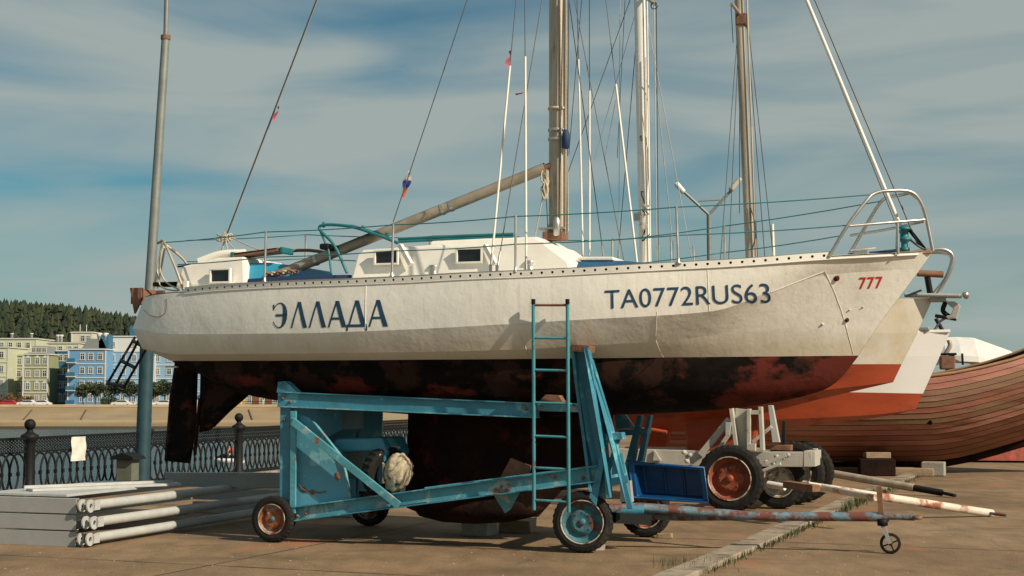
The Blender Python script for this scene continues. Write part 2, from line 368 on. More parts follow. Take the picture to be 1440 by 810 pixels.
mat('bank_edge', (.46, .36, .23), .9, var=.15, vs=.2)
mat('street', (.13, .12, .11), .9, var=.15, vs=.1)
mat('hill_soil', (.03, .045, .02), .95, var=.3, vs=.02)
mat('grass', (.030, .055, .014), .9, var=.4, vs=20, bump=0); mat('grass_dry', (.14, .12, .05), .9, var=.3, vs=20, bump=0)
mat('kerb', (.30, .25, .19), .9, var=.2, vs=3, bump=.5, sec=(.14, .11, .08), sa=.56, ss=3)

g0_, g1_ = WF.G(40, 701), WF.G(335, 669); fdir = (g1_ - g0_); SP = fdir.length / 2; FX, FY, FA = g0_.x, g0_.y, math.atan2(fdir.y, fdir.x)                  # the quay edge / fence line
fd = Vector((math.cos(FA), math.sin(FA), 0)); fn = Vector((-fd.y, fd.x, 0))      # fn points over the water
FR = Frame(FX, FY, math.degrees(FA))
def fpt(t, off=0): return Vector((FX, FY, 0)) + fd * t + fn * off
a, b_ = fpt(-60, .45), fpt(170, .45)
poly = [a, b_, Vector((220, b_.y, 0)), Vector((220, -40, 0)), Vector((a.x, -40, 0))]
mb = MB(); n_ = len(poly)
mb.add([(p.x, p.y, 0) for p in poly] + [(p.x, p.y, -9) for p in poly], [tuple(range(n_))] + [(i, i + n_, (i + 1) % n_ + n_, (i + 1) % n_) for i in range(n_)], 'pier')
tag(mb.build('pier_ground'), kind='structure')
# slab joints: narrow recess-coloured strips 4 mm above the slab
mat('joint', (.085, .065, .045), .95, var=.3, vs=6)
KB = Frame(0, 0, 0)
k0, k1 = WF.G(962, 808), WF.G(1292, 664); kd = (k1 - k0).normalized(); kn = Vector((-kd.y, kd.x, 0))
mb = MB()
def joint(p, d, L, w=.022):
    q = p + d * L; nn = Vector((-d.y, d.x, 0)) * w / 2
    ns = int(L / .5); rr = random.Random(3)
    rows = []
    for i in range(ns + 1):
        c = p.lerp(q, i / ns); w2 = rr.uniform(.5, 1.3); rows.append([c + nn * w2 + Vector((0, 0, .004)), c - nn * w2 + Vector((0, 0, .004))])
    mb.grid(rows, smooth=False)
for s_ in (-9, -4.5, 4.6, 9, 14): joint(k0 - kd * 8 + Vector((kd.y, -kd.x, 0)) * s_, kd, 45)
for s_ in (-5.2, -1, 3.3, 8.5, 13): joint(k0 + kd * s_ - Vector((kd.y, -kd.x, 0)) * 9, Vector((kd.y, -kd.x, 0)), 24)
tag(mb.build('slab_joints', 'joint'), kind='structure')
# low concrete kerb strip running away on the right, in cast lengths
mb = MB(); L = 0; tot = (k1 - k0).length + 14; p = k0 - kd * 6; rr = random.Random(5)
while L < tot:
    s_ = 1.0; c = p + kd * (L + s_ / 2)
    mb.box((c.x, c.y, .012 + rr.uniform(0, .01)), (s_ - .03, .30, .06), None, Matrix.Rotation(math.atan2(kd.y, kd.x) + rr.uniform(-.006, .006), 3, 'Z')); L += s_
tag(mb.build('kerb_strip', 'kerb', bev=.012), kind='structure')
# grass in the joint beside the kerb
mb = MB(); rr = random.Random(11)
def blade(c, h, w, lean, ang, m):
    d = Vector((math.cos(ang), math.sin(ang), 0)); sdv = Vector((-d.y, d.x, 0)) * w
    p1 = c + d * lean * .4 + Vector((0, 0, h * .6)); p2 = c + d * lean + Vector((0, 0, h))
    mb.add([c - sdv, c + sdv, p1 + sdv * .7, p1 - sdv * .7, p2], [(0, 1, 2, 3), (3, 2, 4)], m)
kl = (k1 - k0).length
for i in range(2400):
    t = rr.random() * kl * 1.0; px_, py_ = project(k0 + kd * t)
    dens = lerp([(960, .25), (1040, .35), (1100, .9), (1150, .45), (1165, 1), (1215, 1), (1240, .5), (1290, .2)], px_)
    if rr.random() > dens: continue
    side = rr.choice((1, 1, -1)) if px_ > 1165 else -1
    off = -(.16 + abs(rr.gauss(0, .07))) if side > 0 else -(.16 + abs(rr.gauss(0, .05)))
    c = k0 + kd * t + kn * off
    big = 1.9 if 1165 < px_ < 1215 else .8
    blade(Vector((c.x, c.y, 0)), rr.uniform(.03, .10) * big, rr.uniform(.003, .006), rr.uniform(.0, .06), rr.uniform(0, 6.3), 'grass' if rr.random() < .75 else 'grass_dry')
for i in range(160):                  # weeds on the other side near the camera
    c = WF.G(rr.gauss(968, 26), rr.gauss(797, 4)); blade(Vector((c.x, c.y, 0)), rr.uniform(.02, .12), .003, rr.uniform(0, .05), rr.uniform(0, 6.3), rr.choice(('grass', 'grass_dry')))
tag(mb.build('grass_tufts', fix=False), 'green and dry grass tufts growing along the concrete kerb strip', 'grass', kind='stuff')

mb = MB(); mb.add([(-1300, -300, ZW), (1300, -300, ZW), (1300, 192 * K, ZW), (-1300, 192 * K, ZW)], [(0, 1, 2, 3)]); tag(mb.build('river', 'water'), kind='structure')
prof = [(188, -5), (188.2, -2.35), (192, -2.25), (192.3, -2.0), (203, -.85), (203.1, -.5), (203.8, -.48)]
mb = MB(); xs = [-900 + i * 30 for i in range(61)]
mb.grid([[(x * 1.4, y * K, EYE + (z - EYE) * K) for y, z in prof] for x in xs], smooth=False); tag(mb.build('far_bank', 'bank'), kind='structure')
mb = MB(); mb.add([(-1300, 203.8 * K, ZB), (1300, 203.8 * K, ZB), (1300, 1000, ZB), (-1300, 1000, ZB)], [(0, 1, 2, 3)]); tag(mb.build('far_street', 'street'), kind='structure')
mb = MB(); mb.bar((-400, 188.1 * K, ZW + .15), (400, 188.1 * K, ZW + .15), .5, .6, 'joint'); mb.bar((-400, 203.6 * K, ZB + .3), (400, 203.6 * K, ZB + .3), .5, .5, 'bank_edge')
for i in range(40):
    x = -160 + i * 11; mb.bar((x, 192.35 * K, EYE - 3.6 * K), (x - 3.5, 202.9 * K, EYE - 2.49 * K), .2, .12, 'joint')
tag(mb.build('bank_coping'), kind='structure')

# forested hill
def ridge(x):
    px = 720 + x / 1200 * F
    return lerp([(-900, 60), (-300, 63), (0, 62), (60, 60.5), (120, 57), (190, 49), (300, 38), (500, 26), (800, 16), (1200, 10), (2500, 6)], px)
def hz(x, y): 
    f = (y - 560) / 640; f = max(0, min(1, f)); s = f * f * (3 - 2 * f) * .55 + f * .45
    return s * ridge(x * 1200 / y) * (1 + .04 * noise.noise((x * .008, y * .008, 0))) - .5
mb = MB(); rows = []
for i in range(60):
    x = -1300 + i * 40; rows.append([(x, y, hz(x, y)) for y in [560 + j * 40 for j in range(17)] ])
mb.grid(rows); tag(mb.build('forest_hill', 'hill_soil'), kind='structure')
mat('conifer_far', (.018, .032, .013), .9, var=.35, vs=.03, bump=0)
mat('conifer_dark', (.012, .022, .010), .9, var=.3, vs=.03, bump=0); mat('conifer_olive', (.034, .043, .014), .9, var=.3, vs=.03, bump=0)
mb = MB(); rr = random.Random(21)
def conifer(c, h, r, m, tiers=3, n=6):
    for k in range(tiers):
        z0 = h * (.12 + .27 * k); rk = r * (1 - .26 * k); top = h * (.52 + .24 * k) if k < tiers - 1 else h
        vs = [(c[0] + rk * rr.uniform(.7, 1.2) * math.cos(2 * PI * j / n + k), c[1] + rk * rr.uniform(.7, 1.2) * math.sin(2 * PI * j / n + k), c[2] + z0 + rr.uniform(-.06, .06) * h) for j in range(n)] + [(c[0] + rr.uniform(-.1, .1) * r, c[1], c[2] + top)]
        mb.add(vs, [(j, (j + 1) % n, n) for j in range(n)], m)
for i in range(5200):
    y = 640 + 570 * rr.random() ** .8; px = rr.uniform(-260, 700); x = (px - 720) / F * y
    h = rr.uniform(6, 16) * (1.0 if y > 1000 else .8)
    conifer((x, y, hz(x, y) - 1), h, h * rr.uniform(.24, .44), rr.choice(('conifer_far', 'conifer_dark', 'conifer_far', 'conifer_olive')))
tag(mb.build('far_forest', fix=False), 'dark green pine forest covering the far hill', 'forest', kind='stuff')

# ------------------------------------------------------------------ buildings across the river
mat('wall_green', (.27, .29, .16), .85, var=.06, vs=.3); mat('wall_palegreen', (.50, .52, .36), .85, var=.06, vs=.3)
mat('wall_cream', (.56, .53, .40), .85, var=.06, vs=.3); mat('wall_blue', (.12, .28, .46), .85, var=.06, vs=.3)
mat('wall_paleblue', (.22, .38, .53), .85, var=.06, vs=.3); mat('wall_white', (.60, .61, .60), .85, var=.05, vs=.3)
mat('wall_yellow', (.62, .42, .13), .85, var=.06, vs=.3); mat('trim_white', (.56, .56, .52), .8, var=.04); mat('pane_dark', (.03, .035, .04), .2, bump=0)
mat('roof_grey', (.20, .22, .22), .7, var=.1); mat('roof_blue', (.03, .13, .22), .6, var=.1); mat('door_brown', (.16, .07, .03), .6)
YB = 235.0 * K
def bx(px): return (px - 720) / F * YB
def bz(py, Y=YB): return WF.P(720, py, Y).z
WIN = {}
def window_mesh(w, h, pane='pane_dark', arch=False):
    key = (round(w, 2), round(h, 2), arch)
    if key not in WIN:
        mb = MB(); fw = .16
        mb.box((0, -.03, h / 2 + fw / 2), (w + fw * 2, .14, fw), 'trim_white').box((0, -.03, -h / 2 - fw / 2), (w + fw * 2 + .2, .2, fw), 'trim_white')
        for s_ in (-1, 1): mb.box((s_ * (w / 2 + fw / 2), -.032, 0), (fw, .14, h - .004), 'trim_white')
        mb.box((0, -.02, 0), (.09, .08, h - .01), 'trim_white').box((0, -.018, h * .18), (w - .01, .07, .08), 'trim_white')
        if arch: mb.prism([(-w / 2 - .1, h / 2 + fw), (w / 2 + .1, h / 2 + fw), (w / 4, h / 2 + .45), (0, h / 2 + .6), (-w / 4, h / 2 + .45)], -.12, .02, 'trim_white')
        me = mb.build('window'); me.data.name = 'window'
        pn = MB().box((0, .0, 0), (w, .06, h)).build('window_pane', 'pane_dark', me)
        WIN[key] = me; me['first'] = 1; return me
    return copy_tree(WIN[key])
WR = random.Random(8); mat('pane_curtain', (.22, .21, .18), .6, bump=0); mat('pane_sky', (.10, .15, .19), .15, bump=0)
def place_window(parent, x, y, z, w, h, arch=False):
    o = window_mesh(w, h, arch=arch)
    if WR.random() < .45:
        for ch in o.children: ch.material_slots[0].link = 'OBJECT'; ch.material_slots[0].material = MATS[WR.choice(('pane_curtain', 'pane_sky'))]
    o.parent = parent; o.location = (x, y, z)
    if 'first' in o.keys(): del o['first']
def building(name, label, x0, x1, ytop, wallm, floors, cols, Y=YB, depth=14, trim=True, attic=None, arch_rows=(0,), ww=.85, wh=1.35, roofm='roof_grey'):
    Y = Y * K; base = -ZB; attic = attic and attic * 1.3
    X0, X1 = (x0 - 720) / F * Y, (x1 - 720) / F * Y; zt = bz(ytop, Y); W = X1 - X0
    t = thing(name, label, 'building', loc=((X0 + X1) / 2, Y, -base))
    H = zt + base
    MB().box((0, depth / 2, H / 2), (W, depth, H), wallm).build('wall', None, t)
    rf = MB().box((0, depth / 2, H + .12), (W + .5, depth + .5, .24), 'trim_white').box((0, depth / 2, H + .30), (W - .3, depth - .3, .12), roofm).build('roof', None, t)
    fh = H / floors if attic is None else (H - attic) / floors
    if trim:
        mb = MB()
        for k in range(1, floors + (1 if attic else 0)): mb.box((0, -.06, k * fh), (W + .1, .14, .22), 'trim_white')
        for s_ in (-1, 1): mb.box((s_ * (W / 2 - .16), -.055, H / 2 - .05), (.32, .13, H - .1), 'trim_white')
        mb.build('cornice', None, t)
    if attic: MB().box((0, -.02, H - attic / 2), (W - .6, .05, attic - .3), 'wall_white').build('attic_wall', None, t)
    for r in range(floors):
        for c in cols:
            place_window(t, c * W, -.02, (r + .52) * fh, ww, wh * (1 if r else 1.1), arch=(r in arch_rows))
    if attic:
        for c in cols[::2]: place_window(t, c * W, -.05, H - attic * .5, ww, 1.0)
    return t, H, W
t, H, W = building('apartment_building', 'pale green apartment block at the far left behind the olive house', -60, 52, 477, 'wall_palegreen', 5, [-.42, -.30, -.18, -.06, .06, .17, .28, .39], Y=250)
for i in (-.2, .1, .35): MB().lathe([(0, 0), (.35, 0), (.35, 1.1), (.5, 1.15), (.5, 1.4), (0, 1.4)], 8, 'trim_white', (i * W, 5, H + .3), 'z').build('chimney', None, t)
t, H, W = building('apartment_building', 'low pale green wing with a recessed dark stair bay at left edge', -50, 13, 489, 'wall_palegreen', 4, [-.3, -.1, .12, .34], Y=236)
t, H, W = building('apartment_building', 'olive green apartment house with white window surrounds', 33, 69, 499, 'wall_green', 4, [-.30, .06, .36], Y=228, arch_rows=(1, 3))
MB().prism([(-W * .32, H + .3), (-W * .25, H + 2.1), (W * .3, H + 2.1), (W * .36, H + .3)], 2, 9, 'roof_grey').build('roof_dormer', None, t)
for k in range(5): place_window(t, -W * .22 + k * W * .115, 1.95, H + 1.2, .55, 1.0)
t, H, W = building('apartment_building', 'taller olive green house set back beside the blue house', 66, 112, 483, 'wall_palegreen', 5, [-.30, -.08, .2, .4], Y=238)
for i in (-.28, -.18): MB().lathe([(0, 0), (.4, 0), (.4, 1.4), (.55, 1.5), (.55, 1.9), (0, 1.9)], 10, 'trim_white', (i * W, 3, H + .3), 'z').build('chimney', None, t)
t, H, W = building('apartment_building', 'dim green side wing standing between the pale and olive houses', 12, 34, 500, 'wall_green', 4, [-.2, .22], Y=240)
t, H, W = building('stair_tower', 'cream square stair tower rising above the green and blue roofs', 100, 130, 468, 'wall_cream', 6, [.05, .3], Y=252, depth=8)
for i in (-.25, .05): MB().tube([(i * W, 3, H), (i * W, 3, H + 2.2)], .1, 6, 'trim_white').build('aerial', None, t)
t, H, W = building('apartment_building', 'bright blue apartment house with balconies on its left side', 96, 150, 492, 'wall_blue', 4, [-.12, .1, .34], Y=226, arch_rows=(0,))
for k in range(4):
    MB().box((-W * .5 + 1.0, -.7, k * H / 4 + .25), (2.0, 1.3, .18), 'trim_white').box((-W * .5 + 1.0, -1.31, k * H / 4 + .8), (2.0, .07, .9), 'roof_blue').build('balcony', None, t)
MB().prism([(-W * .22, H + .3), (-W * .05, H + 2.6), (W * .32, H + 2.6), (W * .44, H + .3)], 2, 9, 'roof_grey').build('roof_dormer', None, t)
MB().box((W * .36, 4, H + 1.9), (2.2, 4, 3.4), 'roof_blue').build('roof_box', None, t)
for i in (.24, .40): MB().lathe([(0, 0), (.55, 0), (.55, .9), (.7, 1.0), (.6, 1.7), (0, 1.8)], 10, 'trim_white', (i * W, 2.5, H + 2.2), 'z').build('chimney', None, t)
t, H, W = building('apartment_building', 'blue side wing standing back in the gap left of the bright blue house', 80, 98, 494, 'roof_blue', 4, [-.2, .25], Y=233, trim=False)  # shadowed left part of the blue house, shade painted as a darker wall blue
t, H, W = building('apartment_building', 'long pale blue apartment house with white attic storey and grey mansard', 150, 300, 474, 'wall_paleblue', 4, [-.44, -.34, -.24, -.13, -.02, .09, .2, .31, .42], Y=230, attic=2.6, arch_rows=(0, 3))
MB().box((-W * .20, 4, H + 1.5), (5, 5, 2.4), 'roof_blue').build('roof_box', None, t)
MB().box((-W * .07, -.5, H * .42), (1.8, .9, H * .6), 'trim_white').build('bay_window', None, t)
t, H, W = building('apartment_building', 'yellow waterfront building seen under the yacht hull', 318, 470, 520, 'wall_yellow', 3, [-.4, -.28, -.16, -.04, .08, .2, .32, .44], Y=226)
for c in (-.22, -.1, .14): MB().box((c * W, -.08, 1.3), (1.4, .2, 2.4), 'door_brown').build('door', None, t)
# stretch of further buildings that only side views could see
t, H, W = building('apartment_building', 'cream apartment block hidden behind the yacht keel', 500, 700, 515, 'wall_cream', 3, [-.4, -.25, -.1, .05, .2, .35], Y=240)
# railing and lamps on the far promenade
t = thing('promenade_railing', 'thin pale railing on the promenade in front of the yellow building', 'railing', loc=(bx(330), 204.6 * K, ZB))
mb = MB(); mb.bar((0, 0, 1.15), (34, 0, 1.15), .08, .08, 'iron_black'); mb.bar((0, 0, .2), (34, 0, .2), .06, .06, 'iron_black')
for i in range(230): mb.bar((i * .148, 0, .2), (i * .148, 0, 1.1), .035, .035, 'iron_black')
mb.build('rail_bars', None, t)
for i in range(8): MB().bar((1 + i * 4.5, 0, 0), (1 + i * 4.5, 0, 1.5), .22, .22, 'trim_white').build('railing_post', None, t)

# ------------------------------------------------------------------ trees
mat('bark', (.06, .045, .03), .9, var=.3); mat('leaf_olive', (.060, .075, .026), .85, var=.35, vs=1.5, bump=0); mat('leaf_deep', (.022, .034, .014), .85, var=.35, vs=1.5, bump=0)
mat('leaf_rust', (.16, .07, .02), .85, var=.35, vs=1.5, bump=0)
def tree(name, label, cat, c, h, r, crown0, m1, m2, group, seed, n=1500, ls=.2):
    rr = random.Random(seed); t = thing(name, label, cat, loc=c, group=group)
    if crown0 > .3:
        mb = MB(); mb.tube(arc([(0, 0, 0), (rr.uniform(-.1, .1), 0, h * .35), (rr.uniform(-.2, .2), .1, h * .8)], 4), .16, 7, r2=.04)
        for k in range(6):
            a = rr.uniform(0, 6.3); z = h * rr.uniform(.3, .6); mb.tube([(0, 0, z), (math.cos(a) * r * .6, math.sin(a) * r * .6, z + h * .22)], .06, 5, r2=.015)
        mb.build('trunk', 'bark', t)
    mb = MB(); cl = []
    for k in range(16):
        a = rr.uniform(0, 6.3); q = math.sqrt(rr.random()); zz = rr.uniform(-1, 1)
        cl.append((Vector((math.cos(a) * q * r * .7, math.sin(a) * q * r * .7, (h + crown0) / 2 + zz * (h - crown0) * .30)), rr.uniform(.28, .5) * r, rr.choice((m1, m1, m2))))
    for i in range(n):
        cc, cr_, m = rr.choice(cl); d = Vector((rr.gauss(0, 1), rr.gauss(0, 1), rr.gauss(0, 1))).normalized(); p = cc + d * cr_ * rr.uniform(.6, 1.1)
        if p.z < crown0 * .6: continue
        u = Vector((rr.gauss(0, 1), rr.gauss(0, 1), rr.gauss(0, 1))).normalized(); v = d.cross(u).normalized() * ls * rr.uniform(.6, 1.3); u = v.cross(d + u * .6).normalized() * ls * rr.uniform(.5, 1)
        mb.add([p - u, p + v, p + u, p - v], [(0, 1, 2, 3)], m)
    mb.build('crown', None, t, fix=False); return t
def bt(px, py, Y): return Vector(((px - 720) / F * Y * K, Y * K, ZB))
tl = [(119, 3.6, 1.55, 'round olive tree, leftmost in front of the blue house'), (136, 3.9, 1.6, 'round olive tree in front of the bright blue house, second from left'),
      (158, 4.1, 1.7, 'dark round tree below the hanging boarding ladder'), (184, 4.4, 1.9, 'widest dark tree between the boarding ladder and tall pole'),
      (218, 4.0, 1.4, 'small olive tree just right of the tall pole'), (233, 4.3, 1.5, 'olive tree beside the yacht rudder'), (262, 4.2, 1.6, 'olive tree behind the yacht rudder')]
for i, (px, h, r, lb) in enumerate(tl): tree('promenade_tree', lb, 'tree', bt(px, 0, 212 + i % 3), h * 1.4, r * 1.4, 1.8, 'leaf_olive' if i % 2 == 0 else 'leaf_deep', 'leaf_deep' if i % 2 == 0 else 'leaf_olive', 'round trees on the far promenade', 31 + i)
bl = [(23, 1.9, 1.9, 'leaf_rust', 'wide rust tinted bush in front of the olive house'), (43, 1.6, .9, 'leaf_rust', 'small red bush right of the wide rust bush'), (2, 1.7, 1.0, 'leaf_rust', 'reddish bush at the left edge of the far promenade'),
      (151, 1.5, .95, 'leaf_olive', 'low round bush left of the pair under the ladder'), (163, 1.5, .8, 'leaf_olive', 'low round bush right of the pair under the ladder')]
for i, (px, h, r, m, lb) in enumerate(bl): tree('round_bush', lb, 'bush', bt(px, 0, 209), h * 1.4, r * 1.4, .1, m, 'leaf_olive', 'bushes on the far promenade', 61 + i, 700, .16)

# ------------------------------------------------------------------ small far cars
mat('car_white', (.7, .7, .7), .3, coat=.5, bump=0); mat('car_red', (.4, .02, .02), .3, coat=.5, bump=0)
def car(label, px, m, Y=206.5, rz=0):
    t = thing('parked_car', label, 'car', loc=((px - 720) / F * Y * K, Y * K, ZB), rz=rz, group='cars parked on the far promenade')
    pr = [(-2.1, .3), (-2.15, .75), (-1.9, .95), (-1.2, 1.02), (-.7, 1.42), (.9, 1.45), (1.55, 1.0), (2.05, .85), (2.15, .35)]
    MB().prism(pr, -.85, .85).build('body', m, t, bev=.08)
    MB().prism([(-1.05, 1.03), (-.66, 1.36), (.84, 1.38), (1.35, 1.02)], -.86, .86).build('window', 'pane_dark', t)
    for x in (-1.35, 1.35):
        for y in (-.78, .78): MB().lathe([(0, -.1), (.22, -.1), (.32, -.09), (.32, .09), (.22, .1), (0, .1)], 14, 'rubber', (x, y, .32)).build('wheel', None, t)
car('small red car at the left end of the far promenade', 14, 'car_red', rz=.2)
car('white car parked left of the white hatchback across the river', 41, 'car_white'); car('white car parked right below the olive house', 60, 'car_white', rz=.1)
car('white car parked in front of the blue house under the ladder', 173, 'car_white'); car('white car parked right of the tall pole across the river', 205, 'car_white', rz=-.1); car('white car beside the rudder across the river', 232, 'car_white')

# ------------------------------------------------------------------ iron fence on the quay
t = thing('iron_fence', 'black cast iron quay fence with interlaced ovals and ball topped posts', 'fence', FR)
t0 = 0.0
def post_mesh():
    m = MB(); m.lathe([(0, 0), (.14, 0), (.14, .06), (.11, .10), (.095, .13), (.085, .85), (.10, .90), (.14, .95), (.14, 1.0), (.085, 1.03), (.05, 1.06), (.045, 1.09)] + [(.09 * math.sin(a), 1.17 - .09 * math.cos(a)) for a in [PI * k / 8 for k in range(2, 9)]], 14, None, axis='z'); return m
def panel_mesh(L):
    m = MB(); r = .012
    m.bar((0, 0, .95), (L, 0, .95), .05, .045); m.bar((0, 0, .07), (L, 0, .07), .05, .045); m.bar((0, 0, .73), (L, 0, .73), .025, .02)
    n = 8; w = L / n
    for i in range(n * 2 - 1):
        cx = w * .5 + i * w * .5; pts = [(cx + w * .5 * math.cos(a), (-1) ** i * .006, .40 + .315 * math.sin(a)) for a in [2 * PI * k / 20 for k in range(21)]]
        m.tube(pts, .018, 5, cap=False)
    for k in range(n * 2 + 1): m.box((min(max(k * w * .5, .03), L - .03), -.004, .40), (.045, .04, .06))
    nn = int(L / .085)      # pierced band
    for i in range(nn):
        x = (i + .5) * L / nn
        for j in range(3):
            z = .765 + j * .065; m.tube([(x + .028 * math.cos(a) + (j % 2) * .04 - .02, 0, z + .026 * math.sin(a)) for a in [2 * PI * k / 8 for k in range(9)]], .0125, 4, cap=False)
    return m
PX = None; PP = None
for k in range(-5, 22):
    x = t0 + k * SP
    if PP is None:
        PP = post_mesh().build('fence_post', 'iron_black', t); PX = panel_mesh(SP - .16).build('fence_panel', 'iron_black', t)
        p_, q_ = PP, PX
    else:
        p_, q_ = PP.copy(), PX.copy(); COL.objects.link(p_); COL.objects.link(q_)
    p_.location = (x, 0, 0); q_.location = (x + .08, 0, 0)
MB().box((25, 0, .015), (110, .34, .05)).build('base_curb', 'kerb', t)
# paper sign on the fence
c = FR.P(110, 631, -.05); mb = MB(); rows = []
for i in range(7): rows.append([(c.x - .20 + .40 * j / 8, -.06 + .012 * math.sin(i * 1.4 + j * .9), c.z + .20 - .40 * i / 6) for j in range(9)])
o = thing('paper_notice', 'weathered white paper notice tied to the iron fence', 'notice', FR)
mb.grid(rows).build('sheet', 'paper', o)
T('tie_wire', [(c.x - .2, -.05, c.z + .18), (c.x, -.03, c.z + .215), (c.x + .2, -.05, c.z + .18)], .004, 'wire', o)
mat('box_green', (.12, .13, .10), .7, var=.2)
# box on a short post
c = WF.G(179, 691); o = thing('utility_box', 'small grey box with dark overhanging lid on a short post by the pole', 'box', loc=(c.x, c.y, 0), rz=-.3)
MB().box((0, 0, .36), (.30, .24, .36)).build('box_body', 'box_green', o, bev=.01)
MB().prism([(-.24, .545), (-.19, .60), (.0, .66), (.19, .60), (.24, .545)], -.2, .2).build('lid', 'iron_black', o)
MB().bar((0, 0, 0), (0, 0, .18), .10, .10).build('post', 'iron_black', o)
# tall pole
c = WF.G(200, 684); w = lambda px, py: WF.P(px, py, c.y)
o = thing('tall_pole', 'tall slightly leaning metal pole with a stepped top behind the yacht stern', 'pole', loc=(0, 0, 0))
a, b2, c2, d2 = w(199, 684), w(209, 430), w(233, 52), w(238, -140)
MB().tube([a, b2], .135, 16, r2=.125).build('pole_base', 'pole_teal_shaded', o)
MB().tube([b2, c2], .092, 16, r2=.075).build('pole_shaft', 'pole_grey', o)
MB().tube([c2, d2], .045, 12).build('pole_top', 'pole_grey', o)
MB().tube([c2 - Vector((0, 0, .05)), c2 + Vector((0, 0, .03))], .088, 14).build('collar', 'rust_plate', o)
# double street lamp beyond the boats
Y = 46.0; w = lambda px, py, dy=0: WF.P(px, py, Y + dy)
o = thing('street_lamp', 'slender double armed street lamp seen between the masts', 'street lamp', loc=(w(997, 300).x, Y, 0))
def L(p): return p - Vector((w(997, 300).x, Y, 0))
T('lamp_pole', [(0, 0, 0), L(w(997, 302))], .075, 'pole_grey', o)
for sx, ex, ey in ((-1, 961, 269), (1, 1029, 267)):
    T('lamp_arm', [L(w(997, 302)), L(w(ex, ey))], .045, 'pole_grey', o)
a, b2 = L(w(962, 271)), L(w(950, 257)); MB().bar(a, b2, .26, .14).build('lamp_head', 'mast_white', o, bev=.05)
a, b2 = L(w(1027, 268)), L(w(1041, 251)); MB().bar(a, b2, .30, .16).build('lamp_head', 'grey_paint', o, bev=.05)
T('tie_rod', [L(w(982, 283)), L(w(1012, 281))], .02, 'pole_grey', o)
# jet ski and rider on the river
cj = WF.G(322, 651, ZW); o = thing('jet_ski', 'white jet ski on the river behind the fence', 'jet ski', loc=(cj.x, cj.y, ZW - .08), rz=PI)
rows = []
for i in range(13):
    s_ = i / 12; x = -1.45 + 2.9 * s_; wd = .55 * (1 - max(0, (s_ - .6) / .4) ** 2) * .95 + .02; h0 = .0 + .25 * max(0, (s_ - .6) / .4) ** 1.5; tp = .42 + .12 * s_
    rows.append([(x, -wd * .5, h0), (x, -wd, h0 * .5 + .28), (x, -wd * .9, tp), (x, 0, tp + .1), (x, wd * .9, tp), (x, wd, h0 * .5 + .28), (x, wd * .5, h0)])
mb = MB(); mb.grid(rows); mb.build('hull', 'car_white', o)
MB().prism([(-1.1, .5), (-1.0, .82), (-.1, .80), (.1, .62), (.45, 1.0), (.75, .95), (1.25, .6), (1.2, .48)], -.2, .2).build('seat', 'iron_black', o, bev=.05)
T('handlebar', [(.3, -.35, 1.08), (.38, 0, 1.0), (.3, .35, 1.08)], .03, 'iron_black', o)
def figure(name, label, joints, edges, mat_fn, fr_loc, rz=0, extras=None):
    bm_v = [Vector(j[0]) for j in joints]; me = bpy.data.meshes.new(name); me.from_pydata(bm_v, edges, [])
    ob = bpy.data.objects.new(name, me); COL.objects.link(ob); ob.location = fr_loc; ob.rotation_euler = (0, 0, rz)
    sk = ob.modifiers.new('skin', 'SKIN'); sk.use_smooth_shade = True; sb = ob.modifiers.new('sub', 'SUBSURF'); sb.levels = 1; sb.render_levels = 1
    for v, j in zip(me.skin_vertices[0].data, joints): v.radius = (j[1], j[1])
    me.skin_vertices[0].data[0].use_root = True; me.materials.append(MATS[mat_fn]); return ob
J = [((-.25, 0, .95), .15), ((-.22, 0, 1.2), .15), ((-.12, 0, 1.45), .17), ((-.06, 0, 1.6), .06), ((-.03, 0, 1.75), .10), ((-.02, 0, 1.86), .085),
     ((-.1, -.22, 1.48), .065), ((.05, -.34, 1.25), .05), ((.28, -.32, 1.12), .04), ((-.1, .22, 1.48), .065), ((.05, .34, 1.25), .05), ((.28, .32, 1.12), .04),
     ((.0, -.2, .92), .10), ((.28, -.3, .85), .08), ((.2, -.36, .42), .05), ((.0, .2, .92), .10), ((.28, .3, .85), .08), ((.2, .36, .42), .05)]
E = [(0, 1), (1, 2), (2, 3), (3, 4), (4, 5), (2, 6), (6, 7), (7, 8), (2, 9), (9, 10), (10, 11), (0, 12), (12, 13), (13, 14), (0, 15), (15, 16), (16, 17)]
pn = figure('person', '', J, E, 'skin', (cj.x, cj.y, ZW - .08), PI); pn['label'] = 'person in a red life vest riding the white jet ski'; pn['category'] = 'person'
def ell(c, r, m, name, parent, n=12):
    mb = MB(); mb.lathe([(r[0] * math.sin(a), -r[2] * math.cos(a)) for a in [PI * k / 8 for k in range(9)]], n, None, (0, 0, 0), 'z')
    mb.v = [(x + c[0], y * r[1] / r[0] + c[1], z + c[2]) for x, y, z in mb.v]; return mb.build(name, m, parent)
mb = MB(); mb.lathe([(.02, .0), (.19, .02), (.21, .25), (.235, .45), (.17, .58), (.06, .6)], 14, None, (-.16, 0, .98), 'z'); mb.build('life_vest', 'red_cloth', pn)
ell((-.03, 0, 1.83), (.115, .11, .11), 'hair', 'hair', pn)
for s_ in (-1, 1): MB().tube([(0, s_ * .19, .92), (.28, s_ * .3, .86), (.26, s_ * .32, .7)], .115, 8, r2=.085).build('shorts', 'dark_cloth', pn)
